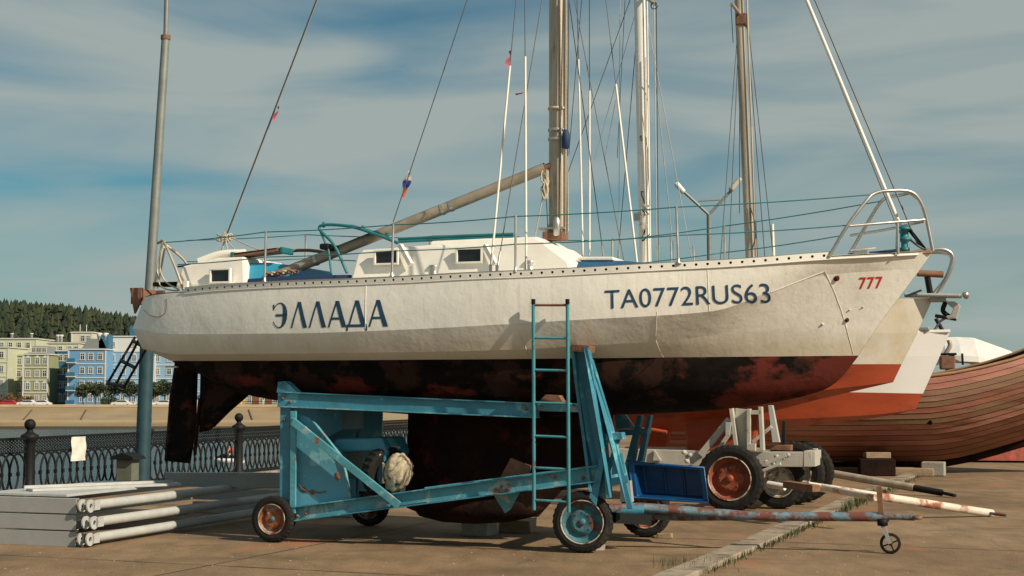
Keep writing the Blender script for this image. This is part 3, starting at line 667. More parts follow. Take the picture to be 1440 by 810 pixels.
# ================================================================== MAIN YACHT
BF = Frame(1.15, 16.8, -19)
Pb = BF.P
yacht = thing('sailing_yacht', 'large worn white sailing yacht with blue name lettering on the turquoise trailer', 'sailing yacht', BF)
BS = [(0, 0), (.008, .30), (.025, .52), (.06, .70), (.13, .90), (.25, 1.14), (.40, 1.31), (.52, 1.36), (.65, 1.28), (.78, 1.0), (.88, .64), (.95, .31), (1, .012)]
def sc(k, add=0): return [(t, max(0, b * k + add * (1 if 0 < t < 1 else 0))) for t, b in BS]
XS = -6.03
stem = lambda px, py: Pb(px, py, 0).x
Y_SHEER = [(190, 424), (215, 415), (235, 412.5), (258, 411), (300, 407), (400, 401.5), (500, 398), (580, 394.5), (640, 391), (760, 386), (900, 378.5), (1040, 371), (1165, 361.5), (1250, 357), (1312, 354)]
Y_C1 = [(188, 462), (250, 470), (400, 469), (580, 463), (700, 456.5), (800, 450.5), (1000, 438), (1084, 410), (1160, 387), (1300, 377)]
Y_C2 = [(190, 488), (250, 498), (640, 494), (925, 480), (1000, 472), (1100, 462), (1238, 452)]
Y_WL = [(200, 505), (245, 507.5), (640, 505.5), (1000, 502), (1210, 500)]
rows = []
def R_(x0, x1, k, yc, add=0, bp=None): return hull_row(BF, x0, x1, bp or sc(k, add), yc, 90, power=.55)
xb = stem(1312, 354)
r_sheer = R_(XS + .04, xb, 1.0, Y_SHEER)
C1B = [(t, b * (1.03 if .02 < t < .8 else 1.0)) for t, b in BS]
r_c1 = R_(XS - .10, stem(1295, 377), 1, Y_C1, bp=[(0, 0), (.008, .33), (.025, .55), (.06, .72), (.13, .93), (.25, 1.18), (.40, 1.36), (.52, 1.40), (.65, 1.30), (.78, .96), (.88, .58), (.95, .26), (1, .012)])
r_c2 = R_(XS + .0, stem(1239, 452), 1, Y_C2, bp=[(0, 0), (.008, .28), (.025, .48), (.06, .66), (.13, .86), (.25, 1.10), (.40, 1.27), (.52, 1.30), (.65, 1.17), (.78, .82), (.88, .46), (.95, .19), (1, .012)])
r_wl = R_(XS + .38, stem(1207, 501), 1, Y_WL, bp=[(0, 0), (.008, .20), (.025, .38), (.06, .56), (.13, .77), (.25, 1.0), (.40, 1.16), (.52, 1.18), (.65, 1.02), (.78, .68), (.88, .36), (.95, .14), (1, .012)])
# keel line (centreline bottom of the canoe body)
KL = [(1207, 501), (1179, 535), (1157, 549), (1082, 567), (1000, 577), (880, 583), (700, 588), (500, 577), (400, 565), (350, 555), (310, 535), (255, 509)]
kl = sorted([(Pb(px, py, 0).x, Pb(px, py, 0).z) for px, py in KL])
def mid(ra, rb, t, bulge=0):
    out = []
    for p, q in zip(ra, rb):
        m = p.lerp(q, t); m.y += (1 if m.y > 0 else -1) * bulge * min(1, abs(m.y)) * 4 * t * (1 - t); out.append(m)
    return out
topr = [r_sheer, mid(r_sheer, r_c1, .33, .02), mid(r_sheer, r_c1, .66, .02), r_c1, mid(r_c1, r_c2, .5), r_c2, mid(r_c2, r_wl, .5, .01), r_wl]
def both(rows):      # full rows port+starboard as one sheet, bow to keel
    return [r for r in rows]
mb = MB()
hull_side = {}
for sgn in (1, -1):
    rr_ = [[Vector((p.x, p.y * sgn, p.z)) for p in r] for r in topr]
    for a_, b_ in ((0, 3), (3, 5), (5, 7)): mb.grid(rr_[a_:b_ + 1])         # separate bands keep the chines crisp
hull_o = mb.build('hull', 'hull_white', yacht)
bvh = BVHTree.FromPolygons([Vector(v) for v in mb.v], mb.f)
def on_hull(x, z, off=.004):
    h = bvh.ray_cast(Vector((x, -4, z)), Vector((0, 1, 0)))
    if h[0] is None: return Vector((x, -1, z))
    nrm = h[1]; nrm = -nrm if nrm.y > 0 else nrm
    return h[0] + nrm * off
# underbody
def under(r, bf, zf):
    out = []
    for p in r:
        zk = slerp(kl, p.x); out.append(Vector((p.x, p.y * bf, zk + (p.z - zk) * zf)))
    return out
un = [r_wl, under(r_wl, .97, .72), under(r_wl, .86, .44), under(r_wl, .62, .20), under(r_wl, .3, .05), under(r_wl, 0, 0)]
mb = MB()
for sgn in (1, -1): mb.grid([[Vector((p.x, p.y * sgn, p.z)) for p in r] for r in un])
mb.build('hull_bottom', 'antifoul', yacht)
# boot line: thin darker strip along the waterline
# deck
mb = MB(); dk = []
for p in r_sheer: dk.append([Vector((p.x, p.y * k, p.z + .01 + .07 * (1 - k * k) * min(1, abs(p.y)))) for k in (1, .6, .2, -.2, -.6, -1)])
mb.grid(dk); mb.build('deck', 'cabin_white', yacht)
def sheer_at(x):
    for p, q in zip(r_sheer, r_sheer[1:]):
        if p.x <= x <= q.x: return p.lerp(q, (x - p.x) / max(1e-6, q.x - p.x))
    return r_sheer[-1]
# perforated toe rail
xa, xz = Pb(262, 408, -.8).x, Pb(1166, 361, -.65).x; ncell = 66; hgt = .068
for sgn in (1, -1):
    mb = MB()
    for i in range(ncell):
        x0 = xa + (xz - xa) * i / ncell; x1 = xa + (xz - xa) * (i + 1) / ncell; p0, p1 = sheer_at(x0), sheer_at(x1)
        def Q(u, v, o=0): q = p0.lerp(p1, u); return Vector((q.x, sgn * (q.y - .012 + o), q.z - .012 + v * hgt))
        outer = [(0, 0), (.25, 0), (.5, 0), (.75, 0), (1, 0), (1, .5), (1, 1), (.75, 1), (.5, 1), (.25, 1), (0, 1), (0, .5)]
        c_ = (.5, .42); inner = []
        for (u, v) in outer:
            a_ = math.atan2((v - .5), (u - .5)); inner.append((c_[0] + .14 * math.cos(a_), c_[1] + .21 * math.sin(a_)))
        vs = [Q(*k) for k in outer] + [Q(*k) for k in inner] + [Q(k[0], k[1], .02) for k in inner]
        mb.add(vs, [(k, (k + 1) % 12, 12 + (k + 1) % 12, 12 + k) for k in range(12)] + [(12 + k, 12 + (k + 1) % 12, 24 + (k + 1) % 12, 24 + k) for k in range(12)])
        mb.add([Q(0, 1, -.006), Q(1, 1, -.006), Q(1, 1, .03), Q(0, 1, .03)], [(0, 1, 2, 3)])
    mb.build('toe_rail', 'white', yacht, fix=False)
# dark strip just behind the rail holes, added to stand for the shade there
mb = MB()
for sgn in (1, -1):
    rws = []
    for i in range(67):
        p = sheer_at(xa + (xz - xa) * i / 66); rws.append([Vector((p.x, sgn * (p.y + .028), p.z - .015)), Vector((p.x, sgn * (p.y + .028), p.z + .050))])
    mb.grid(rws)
mb.build('gutter_shade_strip', 'antifoul', yacht)
mb = MB(); r_ = []
for i in range(60):           # rubbing strake just below the rail
    p = sheer_at(xa + (xb - xa) * i / 60); r_.append(Vector((p.x, p.y - .004, p.z - .022)))
T('rubbing_strake', r_, .012, 'white', yacht, 6)
# weld seams and plate overlaps on the near side
def seam(pix, name='plate_seam', r=.004):
    pts = []
    for (a_, b_) in zip(pix, pix[1:]):
        for k in range(7):
            px = a_[0] + (b_[0] - a_[0]) * k / 6; py = a_[1] + (b_[1] - a_[1]) * k / 6
            q = Pb(px, py, -1.2 if px < 1000 else -.7 if px < 1180 else -.3); h = on_hull(q.x, q.z, .0)
            # refine once on the surface depth
            q = Pb(px, py, h.y); pts.append(on_hull(q.x, q.z, .001))
    T(name, pts, r, 'hull_white', yacht, 6)
seam([(1160, 381), (1174, 410), (1187, 448), (1200, 498)])
seam([(1084, 411), (1160, 382)]); seam([(924, 438), (923, 478), (933, 502)]); seam([(727, 458), (737, 484), (744, 503)], r=.005)
seam([(515, 400), (514, 462)], r=.004); seam([(995, 377), (998, 438)], r=.004)
# small hull fittings: through-hull at bow, rust nicks
for px, py, rd in ((1176, 391, .030), (1191, 450, .022), (1157, 456, .012), (1195, 436, .008), (1214, 432, .008)):
    q = Pb(px, py, -.4); h = on_hull(q.x, q.z, 0); q = Pb(px, py, h.y); h = on_hull(q.x, q.z, .0)
    MB().lathe([(0, -.02), (rd * .7, -.02), (rd * .75, -.006), (rd, -.012), (rd * 1.15, .004)], 14, 'antifoul' if rd > .02 else 'white', h).build('through_hull', None, yacht)
# transom corner cap with stain edge
mb = MB(); cap = []
pix = [(205, 436), (214, 443), (226, 446), (236, 441), (239, 430), (238, 420)]
pts = []
for px, py in pix:
    q = Pb(px, py, -.45); h = on_hull(q.x, q.z, 0); q = Pb(px, py, h.y); pts.append(on_hull(q.x, q.z, .0))
T('plate_seam', arc(pts, 4), .005, 'wood_board', yacht, 6)

# --------- lettering
def strokes_to_mesh(name, m, strokes, ax, az, bx_, bz_, hgt):      # letters laid along the line a->b (local x,z), height hgt
    mb = MB(); L_ = math.hypot(bx_ - ax, bz_ - az); ux, uz = (bx_ - ax) / L_, (bz_ - az) / L_
    for quad in strokes:
        (p0, p1, p2, p3) = quad; k = 6; rws = []
        for i in range(k + 1):
            t_ = i / k; rws.append([(p0[0] + (p1[0] - p0[0]) * t_, p0[1] + (p1[1] - p0[1]) * t_), (p3[0] + (p2[0] - p3[0]) * t_, p3[1] + (p2[1] - p3[1]) * t_)])
        g = [[on_hull(ax + ux * u - uz * v * 0 , az + uz * u + v * hgt, .003) for (u, v) in r] for r in rws]
        mb.grid(g, smooth=False)
    return mb.build(name, m, yacht, fix=False)
def st(x0, y0, x1, y1, w0, w1=None):      # slanted stroke with horizontal widths
    w1 = w0 if w1 is None else w1
    return ((x0 - w0 / 2, y0), (x1 - w1 / 2, y1), (x1 + w1 / 2, y1), (x0 + w0 / 2, y0))
def hb(x0, x1, y, h): return ((x0, y - h / 2), (x1, y - h / 2), (x1, y + h / 2), (x0, y + h / 2))
a_ = Pb(385, 462, -1.17); b_ = Pb(549, 459.5, -1.31); hL = (Pb(460, 424, -1.25).z - Pb(460, 461, -1.25).z)
Ltot = b_.x - a_.x; S = Ltot / 6.0
letters = []
def E_(o, w):
    q = []; n = 16; pts = []
    for i in range(n + 1):
        an = math.radians(150 - 300 * i / n); th = .028 + .11 * (math.cos(an) * .5 + .5) ** 1.5
        pts.append(((o + w * (.40 + .46 * math.cos(an)), .5 + .5 * math.sin(an)), (o + w * (.40 + (.46 - th * 2.0) * math.cos(an)), .5 + (.5 - th * .75) * math.sin(an))))
    for i in range(n): q.append((pts[i][0], pts[i + 1][0], pts[i + 1][1], pts[i][1]))
    q.append(hb(o + w * .16, o + w * .80, .5, .09)); q.append(st(o + w * .02, .70, o + w * .0, .92, w * .05, w * .10)); return q
def Lm(o, w): return [st(o + w * .06, 0, o + w * .42, 1, w * .09), st(o + w * .84, 0, o + w * .44, 1, w * .24, w * .20)]
def A_(o, w): return Lm(o, w) + [hb(o + w * .17, o + w * .70, .33, .085)]
def D_(o, w): return [st(o + w * .14, .09, o + w * .44, 1, w * .09), st(o + w * .82, .09, o + w * .46, 1, w * .24, w * .20), hb(o, o + w * .98, .05, .10), st(o + w * .04, -.14, o + w * .04, .02, w * .09), st(o + w * .95, -.14, o + w * .95, .02, w * .09)]
fn_ = [E_, Lm, Lm, A_, D_, A_]; offs = [0, .98, 1.95, 2.96, 3.93, 5.02]; wd = [.92, .94, .98, 1.02, 1.05, 1.02]
for f_, o_, w_ in zip(fn_, offs, wd): letters += f_(o_ * S, w_ * S)
strokes_to_mesh('name_lettering', 'navy_letter', letters, a_.x, a_.z, b_.x, b_.z, hL)
def text_on_hull(name, s, m, pa, pb, ya, yb, hgt, shear=0, off=.0, space=1.0):
    cu = bpy.data.curves.new(name, 'FONT'); cu.body = s; cu.size = 1; cu.offset = off; cu.resolution_u = 6; cu.shear = shear; cu.space_character = space
    ob = bpy.data.objects.new(name, cu); COL.objects.link(ob); dg = bpy.context.evaluated_depsgraph_get()
    me = bpy.data.meshes.new_from_object(ob.evaluated_get(dg)); bpy.data.objects.remove(ob); bpy.data.curves.remove(cu)
    bm = bmesh.new(); bm.from_mesh(me); bmesh.ops.triangulate(bm, faces=bm.faces)
    for _ in range(2):
        es = [e_ for e_ in bm.edges if e_.calc_length() > .12]; bmesh.ops.subdivide_edges(bm, edges=es, cuts=1); bmesh.ops.triangulate(bm, faces=bm.faces)
    xs_ = [v.co.x for v in bm.verts]; ys_ = [v.co.y for v in bm.verts]; x0, x1, y0, y1 = min(xs_), max(xs_), min(ys_), max(ys_)
    A, B = Pb(pa[0], pa[1], ya), Pb(pb[0], pb[1], yb)
    for v in bm.verts:
        u = (v.co.x - x0) / (x1 - x0); q = (v.co.y - y0) / (y1 - y0); v.co = on_hull(A.x + (B.x - A.x) * u, A.z + (B.z - A.z) * u + q * hgt, .005)
    bm.to_mesh(me); bm.free(); me.materials.clear(); me.materials.append(MATS[m]); ob = bpy.data.objects.new(name, me); COL.objects.link(ob); ob.parent = yacht; return ob
hT = Pb(960, 402, -1.2).z - Pb(960, 428.5, -1.2).z
text_on_hull('registration_lettering', 'TA0772RUS63', 'navy_letter', (848, 434), (1077, 423), -1.36, -.98, hT, off=-.002, space=1.02)
hT = Pb(1222, 388.5, -.3).z - Pb(1222, 404.5, -.3).z
text_on_hull('number_lettering', '777', 'red_letter', (1206, 405), (1240, 403.5), -.42, -.3, hT, shear=.12, off=.012, space=1.08)

# --------- keel, skeg, rudder
def fin(poly_px, t0, y=0, edge=.25):
    pts = [Pb(px, py, y) for px, py in poly_px]; n = len(pts); c_ = sum(pts, Vector()) / n
    mb = MB(); vs = [(p.x, y, p.z) for p in pts]
    inn = [(c_.x + (p.x - c_.x) * (1 - edge), c_.z + (p.z - c_.z) * (1 - edge * .5)) for p in pts]
    vs += [(a, y - t0, b) for a, b in inn] + [(a, y + t0, b) for a, b in inn]
    fs = [tuple(range(n, 2 * n)), tuple(range(2 * n, 3 * n))]
    for i in range(n): j = (i + 1) % n; fs += [(i, j, n + j, n + i), (i, j, 2 * n + j, 2 * n + i)]
    mb.add(vs, fs); return mb
fin([(574, 560), (573, 640), (570, 690), (572, 714), (600, 726), (757, 727), (790, 690), (835, 650), (858, 600), (870, 560)], .11).build('keel', 'keel_rust', yacht)
mb = MB(); q0, q1 = Pb(580, 722, 0), Pb(765, 722, 0)          # ballast bulb
mb.lathe([(.02, 0), (.13, .1), (.19, .4), (.2, .8), (.17, 1.2), (.1, 1.5), (.02, q1.x - q0.x)], 14, None, (q0.x, 0, q0.z + .10), 'x'); mb.build('ballast_bulb', 'keel_rust', yacht)
fin([(282, 505), (280, 608), (292, 606), (350, 556), (400, 552), (330, 505)], .06).build('skeg', 'antifoul', yacht)
fin([(246, 507), (238, 560), (231, 648), (268, 652), (276, 600), (279, 508)], .045).build('rudder', 'antifoul', yacht)
T('rudder_stock', [Pb(281, 560, -.02), Pb(274, 640, -.02)], .022, 'keel_rust', yacht)
MB().box(Pb(242, 516, -.1), (.16, .05, .02)).build('trim_tab', 'white', yacht)

# --------- superstructure
def block(prof_px, ynear, yfar, tumb=.06, m='cabin_white', name='cabin', bev=.03):     # side profile on plane ynear, extruded across
    pts = [Pb(px, py, ynear) for px, py in prof_px]; zb = min(p.z for p in pts); zt = max(p.z for p in pts); n = len(pts)
    vs = [];
    for s_, yy in ((1, ynear), (-1, yfar)):
        for p in pts: vs.append((p.x, yy + s_ * tumb * (p.z - zb) / max(.01, zt - zb), p.z))
    fs = [tuple(range(n)), tuple(range(n, 2 * n))] + [(i, (i + 1) % n, n + (i + 1) % n, n + i) for i in range(n)]
    mb = MB(); mb.add(vs, fs); return mb.build(name, m, yacht, bev=bev)
block([(490, 402), (497, 357), (505, 350), (600, 343), (700, 341), (760, 338), (798, 366), (806, 392), (640, 400)], -.72, .72, .10)
block([(600, 348), (603, 338), (680, 334), (752, 332), (775, 346)], -.50, .50, .05, name='coach_roof')
def cab_window(px0, py0, px1, py1, y, slant=0):
    a, b = Pb(px0, py0, y), Pb(px1, py1, y); yy = y - .0
    w_, h_ = abs(b.x - a.x), abs(a.z - b.z); c_ = Vector(((a.x + b.x) / 2, y, (a.z + b.z) / 2)); mb = MB(); fw = .022
    mb.box((c_.x, y - .01, c_.z + h_ / 2), (w_ + fw, .05, fw)).box((c_.x, y - .01, c_.z - h_ / 2), (w_ + fw, .05, fw))
    for s_ in (-1, 1): mb.box((c_.x + s_ * w_ / 2, y - .01, c_.z), (fw, .046, h_ - fw - .002))
    fr_ = mb.build('window_frame', 'white', yacht, bev=.004)
    MB().box((c_.x, y + .005, c_.z), (w_, .02, h_)).build('window_pane', 'dark_glass', fr_)
cab_window(528, 353, 560, 371, -.70); cab_window(643, 350, 678, 369, -.68); cab_window(297, 379, 324, 397, -.60)
for x0_, x1_ in ((563, 578), (682, 697)):      # raked brackets beside the windows
    a, b = Pb(x0_, 345, -.68), Pb(x1_, 372, -.74); MB().bar(a, b, .05, .05).build('window_bracket', 'white', yacht)
MB().bar(Pb(560, 356, -.735), Pb(531, 372, -.735), .02, .03)
# aft cabin
block([(246, 404), (252, 374), (300, 362), (340, 360), (345, 402)], -.58, .58, .06, name='aft_cabin')
T('cabin_moulding', arc([Pb(280, 368, -.4), Pb(310, 358, -.35), Pb(345, 356, -.3)], 5), .05, 'cabin_white', yacht)
block([(342, 398), (342, 369), (372, 368), (418, 374), (424, 390), (400, 398)], -.50, .5, .1, 'cyan', 'cockpit_cover', .02)
block([(346, 402), (347, 392), (400, 388), (490, 386), (492, 402)], -.66, .6, .02, 'navy', 'cockpit_coaming', .01)
T('grab_rail', arc([Pb(250, 375, -.5), Pb(300, 369, -.5), Pb(342, 366, -.5)], 4), .012, 'navy', yacht)
# blue tarp over the fore hatch
mb = MB(); rws = []; xa_, xb_ = Pb(752, 380, -.55).x, Pb(930, 372, -.55).x
for i in range(22):
    s_ = i / 21; px = 752 + 178 * s_; top = lerp([(752, 377), (790, 368), (810, 364), (860, 364), (900, 367), (930, 375)], px); rw = []
    for j in range(13):
        v = j / 12 * 2 - 1; yy = v * .62; zt = Pb(px, top, -.3).z; x = xa_ + (xb_ - xa_) * s_; sh = sheer_at(x).z - .02
        z = sh + (zt - sh) * (1 - abs(v) ** 2.5) + .015 * noise.noise((x * 5, yy * 5, 1)); rw.append((x, yy, z))
    rws.append(rw)
mb.grid(rws); mb.build('foredeck_tarp', 'tarp_blue', yacht)
block([(812, 366), (812, 361), (862, 361), (862, 366)], -.25, .25, 0, 'cabin_white', 'fore_hatch', .01)
# spray hood frame, folded (teal tubes)
for yy in (-.62, .55):
    T('hood_frame', arc([Pb(488, 384, yy), Pb(470, 345, yy), Pb(449, 322, yy), Pb(460, 316, yy), Pb(495, 319, yy), Pb(530, 330, yy), Pb(560, 342, yy)], 5), .018, 'teal', yacht)
    T('hood_frame', [Pb(449, 322, yy), Pb(462, 352, yy), Pb(466, 385, yy)], .013, 'teal', yacht)
for py, px in ((318, 455), (323, 510), (333, 545)): T('hood_bow', [Pb(px, py, -.62), Pb(px, py - 4, -.3), Pb(px, py - 4, .25), Pb(px, py, .55)], .02, 'teal', yacht)
MB().box(Pb(463, 348, -.5), (.12, .3, .07)).build('hood_pad', 'iron_black', yacht, bev=.02)
rws = []
for i in range(14):
    s_ = i / 13; px = 452 + 95 * s_; py = lerp([(452, 319), (495, 319), (547, 334)], px); rws.append([Pb(px, py - 3 + 2 * noise.noise((px * .08, j * 1.3, 0)), -.6 + 1.1 * j / 6) for j in range(7)])
mb = MB(); mb.grid(rws); mb.build('folded_hood', 'teal', yacht)
# teal hatch frames on the coach roof
for py in (333, 337): T('hatch_rail', [Pb(560, py + 3, -.42), Pb(640, py - 1, -.42), Pb(722, py - 4, -.42)], .016, 'teal', yacht)
block([(606, 336), (606, 331), (716, 328), (716, 333)], -.3, .3, 0, 'teal', 'sliding_hatch', .008)
# gangplank board tied on the aft rail
a, b = Pb(334, 360, -.35), Pb(400, 352, -.35); bd = MB().bar(a, b, .26, .05).build('gangplank', 'wood_board', yacht, bev=.01)
MB().bar(Pb(336, 358.5, -.35), Pb(396, 350.5, -.35), .27, .012).build('plank_stripe', 'keel_rust', bd)
for px, py in ((334, 360), (403, 353)): MB().box(Pb(px, py, -.35), (.045, .28, .075)).build('plank_strap', 'teal', bd, bev=.01)
T('tiller', arc([Pb(330, 364, -.1), Pb(420, 352, -.1), Pb(470, 357, -.1)], 4), .02, 'wood_board', yacht)
# cockpit clutter
for px, py in ((610, 389), (745, 383)):
    q = Pb(px, py, -.66); MB().lathe([(.055, 0), (.06, .02), (.045, .05), (.045, .09), (.06, .12), (.05, .13), (0, .13)], 14, 'steel', q, 'z').build('winch', None, yacht)
rr = random.Random(4)
for k in range(5):
    q = Pb(380 + k * 8, 386 - k, -.55); pts = [q + Vector((.07 * math.cos(a * 1.1) * (1 - .05 * a), .04 * math.sin(a * 1.3), .02 * math.sin(a * 2.1))) for a in range(12)]; T('rope_coil', arc(pts, 3), .011, 'rope' if k % 2 else 'wood_board', yacht, 5)
# mast, mast step, boom
ym = 0
mt, mbm = Pb(783, -520, 0), Pb(783, 334, 0)
mb = MB(); k = 20; rws = []
for i in range(40):
    c_ = mbm.lerp(mt, i / 39); rws.append([(c_.x + .093 * math.cos(2 * PI * j / k), .065 * math.sin(2 * PI * j / k), c_.z) for j in range(k)])
mb.grid(rws, closed=True); mast = mb.build('mast', 'mast_alu', yacht)
for py in (153, 183, 196): q = Pb(783, py, 0); MB().lathe([(.098, -.015), (.104, -.012), (.104, .012), (.098, .015)], 20, 'steel' if py > 160 else 'rope', q, 'z').build('mast_band', None, mast)
T('mast_track', [Pb(794.5, -520, -.02), Pb(795.5, 330, -.02)], .012, 'mast_alu', mast, 6)
q = Pb(781, 330, 0); MB().box((q.x, 0, q.z - .02), (.25, .22, .10)).build('mast_step', 'rust_plate', yacht, bev=.015)
q = Pb(781, 322, 0); MB().box((q.x - .02, 0, q.z), (.30, .20, .025)).build('mast_plate', 'steel', yacht)
for dx, dy in ((.1, -.09), (-.08, -.1)):
    q = Pb(792, 198, 0); MB().lathe([(.02, -.11), (.045, -.1), (.045, .06), (.03, .1), (.02, .11)], 12, 'navy' if dx > 0 else 'steel', (q.x + dx * .6, dy, q.z + (.0 if dx > 0 else -1.0)), 'z').build('mast_winch', None, yacht)
bA, bB = Pb(766, 237, -.02), Pb(376, 393, -.45)
boom = MB().tube([bA, bB], .062, 16).build('boom', 'boom_alu', yacht)
MB().tube([bA, bA + (bA - bB).normalized() * .12], .045, 12).build('gooseneck', 'rust_plate', boom)
MB().tube([bB, bB + (bB - bA).normalized() * .02], .066, 14).build('boom_end_cap', 'rust_plate', boom)
for f_ in (.33, .36, .82): q = bA.lerp(bB, f_); d_ = (bB - bA).normalized(); MB().tube([q - d_ * .02, q + d_ * .02], .068, 14).build('boom_band', 'steel', boom)
T('boom_slot', [bA + Vector((0, -.01, .06)), bB + Vector((0, -.01, .06))], .008, 'iron_black', boom, 5)
q = Pb(765, 240, -.08)
for k in range(6):       # ropes hanging at the gooseneck
    pts = [q + Vector((rr.uniform(-.03, .05), rr.uniform(-.05, .05), -.11 * j + rr.uniform(-.01, .01))) for j in range(4)] + [q + Vector((.0, 0, -.05))]
    T('halyard_coil', arc(pts, 4), .010, 'rope', yacht, 5)
for i, (x0, y0, x1, y1) in enumerate(((786, -300, 790, 330), (800, 0, 797, 330), (795, -100, 799, 325), (792, 0, 786, 320), (765, 268, 752, 335), (768, 268, 771, 330))):
    T('halyard', [Pb(x0, y0, -.09), Pb(x1, y1, -.09)], .007, 'rope' if i % 2 == 0 else 'wire', yacht, 5)
# spreaders off frame
q = Pb(783, -250, 0)
for s_ in (-1, 1): T('spreader', [(q.x, 0, q.z), (q.x - .15, s_ * .85, q.z + .06)], .022, 'mast_alu', mast)
# shrouds and stays: (top px, y)->(bottom px, y), with turnbuckle and pale tube sleeves on some
def wire(a, b, r=.006, m='wire', name='shroud', n=5): return T(name, [a, b], r, m, yacht, n)
def shroud(top, yt, bot, yb, sleeve=None, tb=True):
    A, B = Pb(top[0], top[1], yt), Pb(bot[0], bot[1], yb); s_ = wire(A, B)
    d = (A - B)
    if sleeve is not None:       # pale plastic sleeve up to a photo height
        t_ = 0
        for i in range(1000):
            q = B + d * (i / 1000)
            if project(BF.W(q))[1] <= sleeve: t_ = i / 1000; break
        T('shroud_sleeve', [B + d * .03, B + d * t_], .013, 'tube_white', s_, 8)
    if tb: T('turnbuckle', [B, B + d.normalized() * .22], .013, 'steel', s_, 6)
    return s_
shroud((760, -360), -.3, (690, 380), -1.22, 93)
shroud((737, -250), -.85, (740, 380), -1.24, 80)
shroud((775, -76), -.1, (699, 381), -1.22)
shroud((806, -250), .85, (820, 378), 1.1, 84)
shroud((829, -250), .85, (829, 378), 1.15, 128)
shroud((790, -76), .1, (850, 370), 1.15)
for px, py in ((690, 378), (699, 379), (740, 378)): MB().box(Pb(px, py + 3, -1.23), (.03, .02, .14)).build('chain_plate', 'steel', yacht)
A, B = Pb(560, -300, 0), Pb(319, 330, .0); wire(A, B, .010, 'wire', 'backstay'); wire(B, Pb(310, 358, 0), .012, 'rope', 'backstay')
wire(Pb(560, -297, .02), Pb(322, 325, .03), .006, 'wire_pale', 'backstay')
rg = Pb(316, 338, 0)
for k in range(4): T('rope_coil', [rg + Vector((.10 * math.cos(a / 2.6 + k), .07 * math.sin(a / 2.6 + k), .02 * k + .015 * math.sin(a))) for a in range(17)], .010, 'rope', yacht, 5)
for s_, (e_) in ((1, (330, 350)), (1, (333, 402)), (-1, (375, 354))): T('lashing', sag(rg + Vector((0, -.02, .1)), Pb(e_[0], e_[1], -.3), .03), .007, 'rope', yacht, 5)
wire(Pb(757, -300, 0), Pb(553, 312, -.95), .006, 'wire', 'running_backstay')
def ribbon(name, px, py, dx, dy, m, w=.02, yy=-.6, par=None, segs=8):
    mb = MB(); rws = []
    for i in range(segs + 1):
        t_ = i / segs; c_ = Pb(px + dx * t_ + 2.0 * math.sin(t_ * 7), py + dy * t_, yy); rws.append([c_ + Vector((-w * math.cos(t_ * 5), .01, 0)), c_ + Vector((w * math.cos(t_ * 5), -.01, .01))])
    mb.grid(rws); return mb.build(name, m, par or yacht, fix=False)
# flag ribbon on the running backstay
mb = MB(); rws = []
for i in range(12):
    t_ = i / 11; c_ = Pb(576 - 9 * t_, 240 + 38 * t_, -.75); w_ = .045 * math.sin(PI * (t_ * .85 + .12)); rws.append([c_ + Vector((-w_, .02 * math.sin(i), 0)), c_ + Vector((0, .03 * math.cos(i), 0)), c_ + Vector((w_, -.02 * math.sin(i), 0))])
for i0, i1, m in ((0, 4, 'flag_white'), (4, 7, 'flag_blue'), (7, 12, 'flag_orange')): mb.grid(rws[i0:min(12, i1 + 1)], m)
mb.build('pennant', None, yacht, fix=False)
ribbon('ribbon', 717, 72, -3, 26, 'pink', .02, -.55); ribbon('ribbon', 735, 131, -10, 3, 'pink', .018, -.75); ribbon('ribbon', 391, 150, -6, 24, 'pink', .015, 0)
# stanchions and lifelines
st_px = [(374, 325, 372, 398, -.99), (553, 315, 551, 391, -1.27), (725, 303, 725, 384, -1.34), (951, 290, 954, 372, -1.12)]
tops, mids = [], []
for a0, a1, b0, b1, yy in st_px:
    A, B = Pb(a0, a1, yy), Pb(b0, b1, yy); so = T('stanchion', [B, A], .014, 'steel', yacht, 8); MB().lathe([(0, 0), (.03, 0), (.03, .02), (.018, .035), (.017, .07)], 10, 'steel', B, 'z').build('stanchion_foot', None, so)
    tops.append(A - Vector((0, 0, .01))); mids.append(B.lerp(A, .50))
near_a, near_p = Pb(232, 341, -.50), Pb(1222, 274, -.42); near_a2, near_p2 = Pb(250, 372, -.5), Pb(1190, 317, -.5)
def life(pts, name='lifeline'):
    o_ = []
    for p, q in zip(pts, pts[1:]): o_ += sag(p, q, .012, 6)
    T(name, o_, .0065, 'teal', yacht, 5)
life([near_a] + tops + [near_p]); life([near_a2] + mids + [near_p2])
far = [(430, 330, 362, .95), (640, 335, 372, 1.25), (861, 338, 365, 1.25), (1019, 318, 366, .98), ]
ft, fm = [], []
for px, y0, y1, yy in far:
    A, B = Pb(px, y0, yy), Pb(px, y1, yy); B.z = A.z - .62; T('stanchion', [B, A], .014, 'steel', yacht, 8); ft.append(A); fm.append(B.lerp(A, .5))
life([Pb(262, 338, .5)] + ft + [Pb(1238, 283, .42)]); life([Pb(262, 368, .5)] + fm + [Pb(1185, 331, .5)])
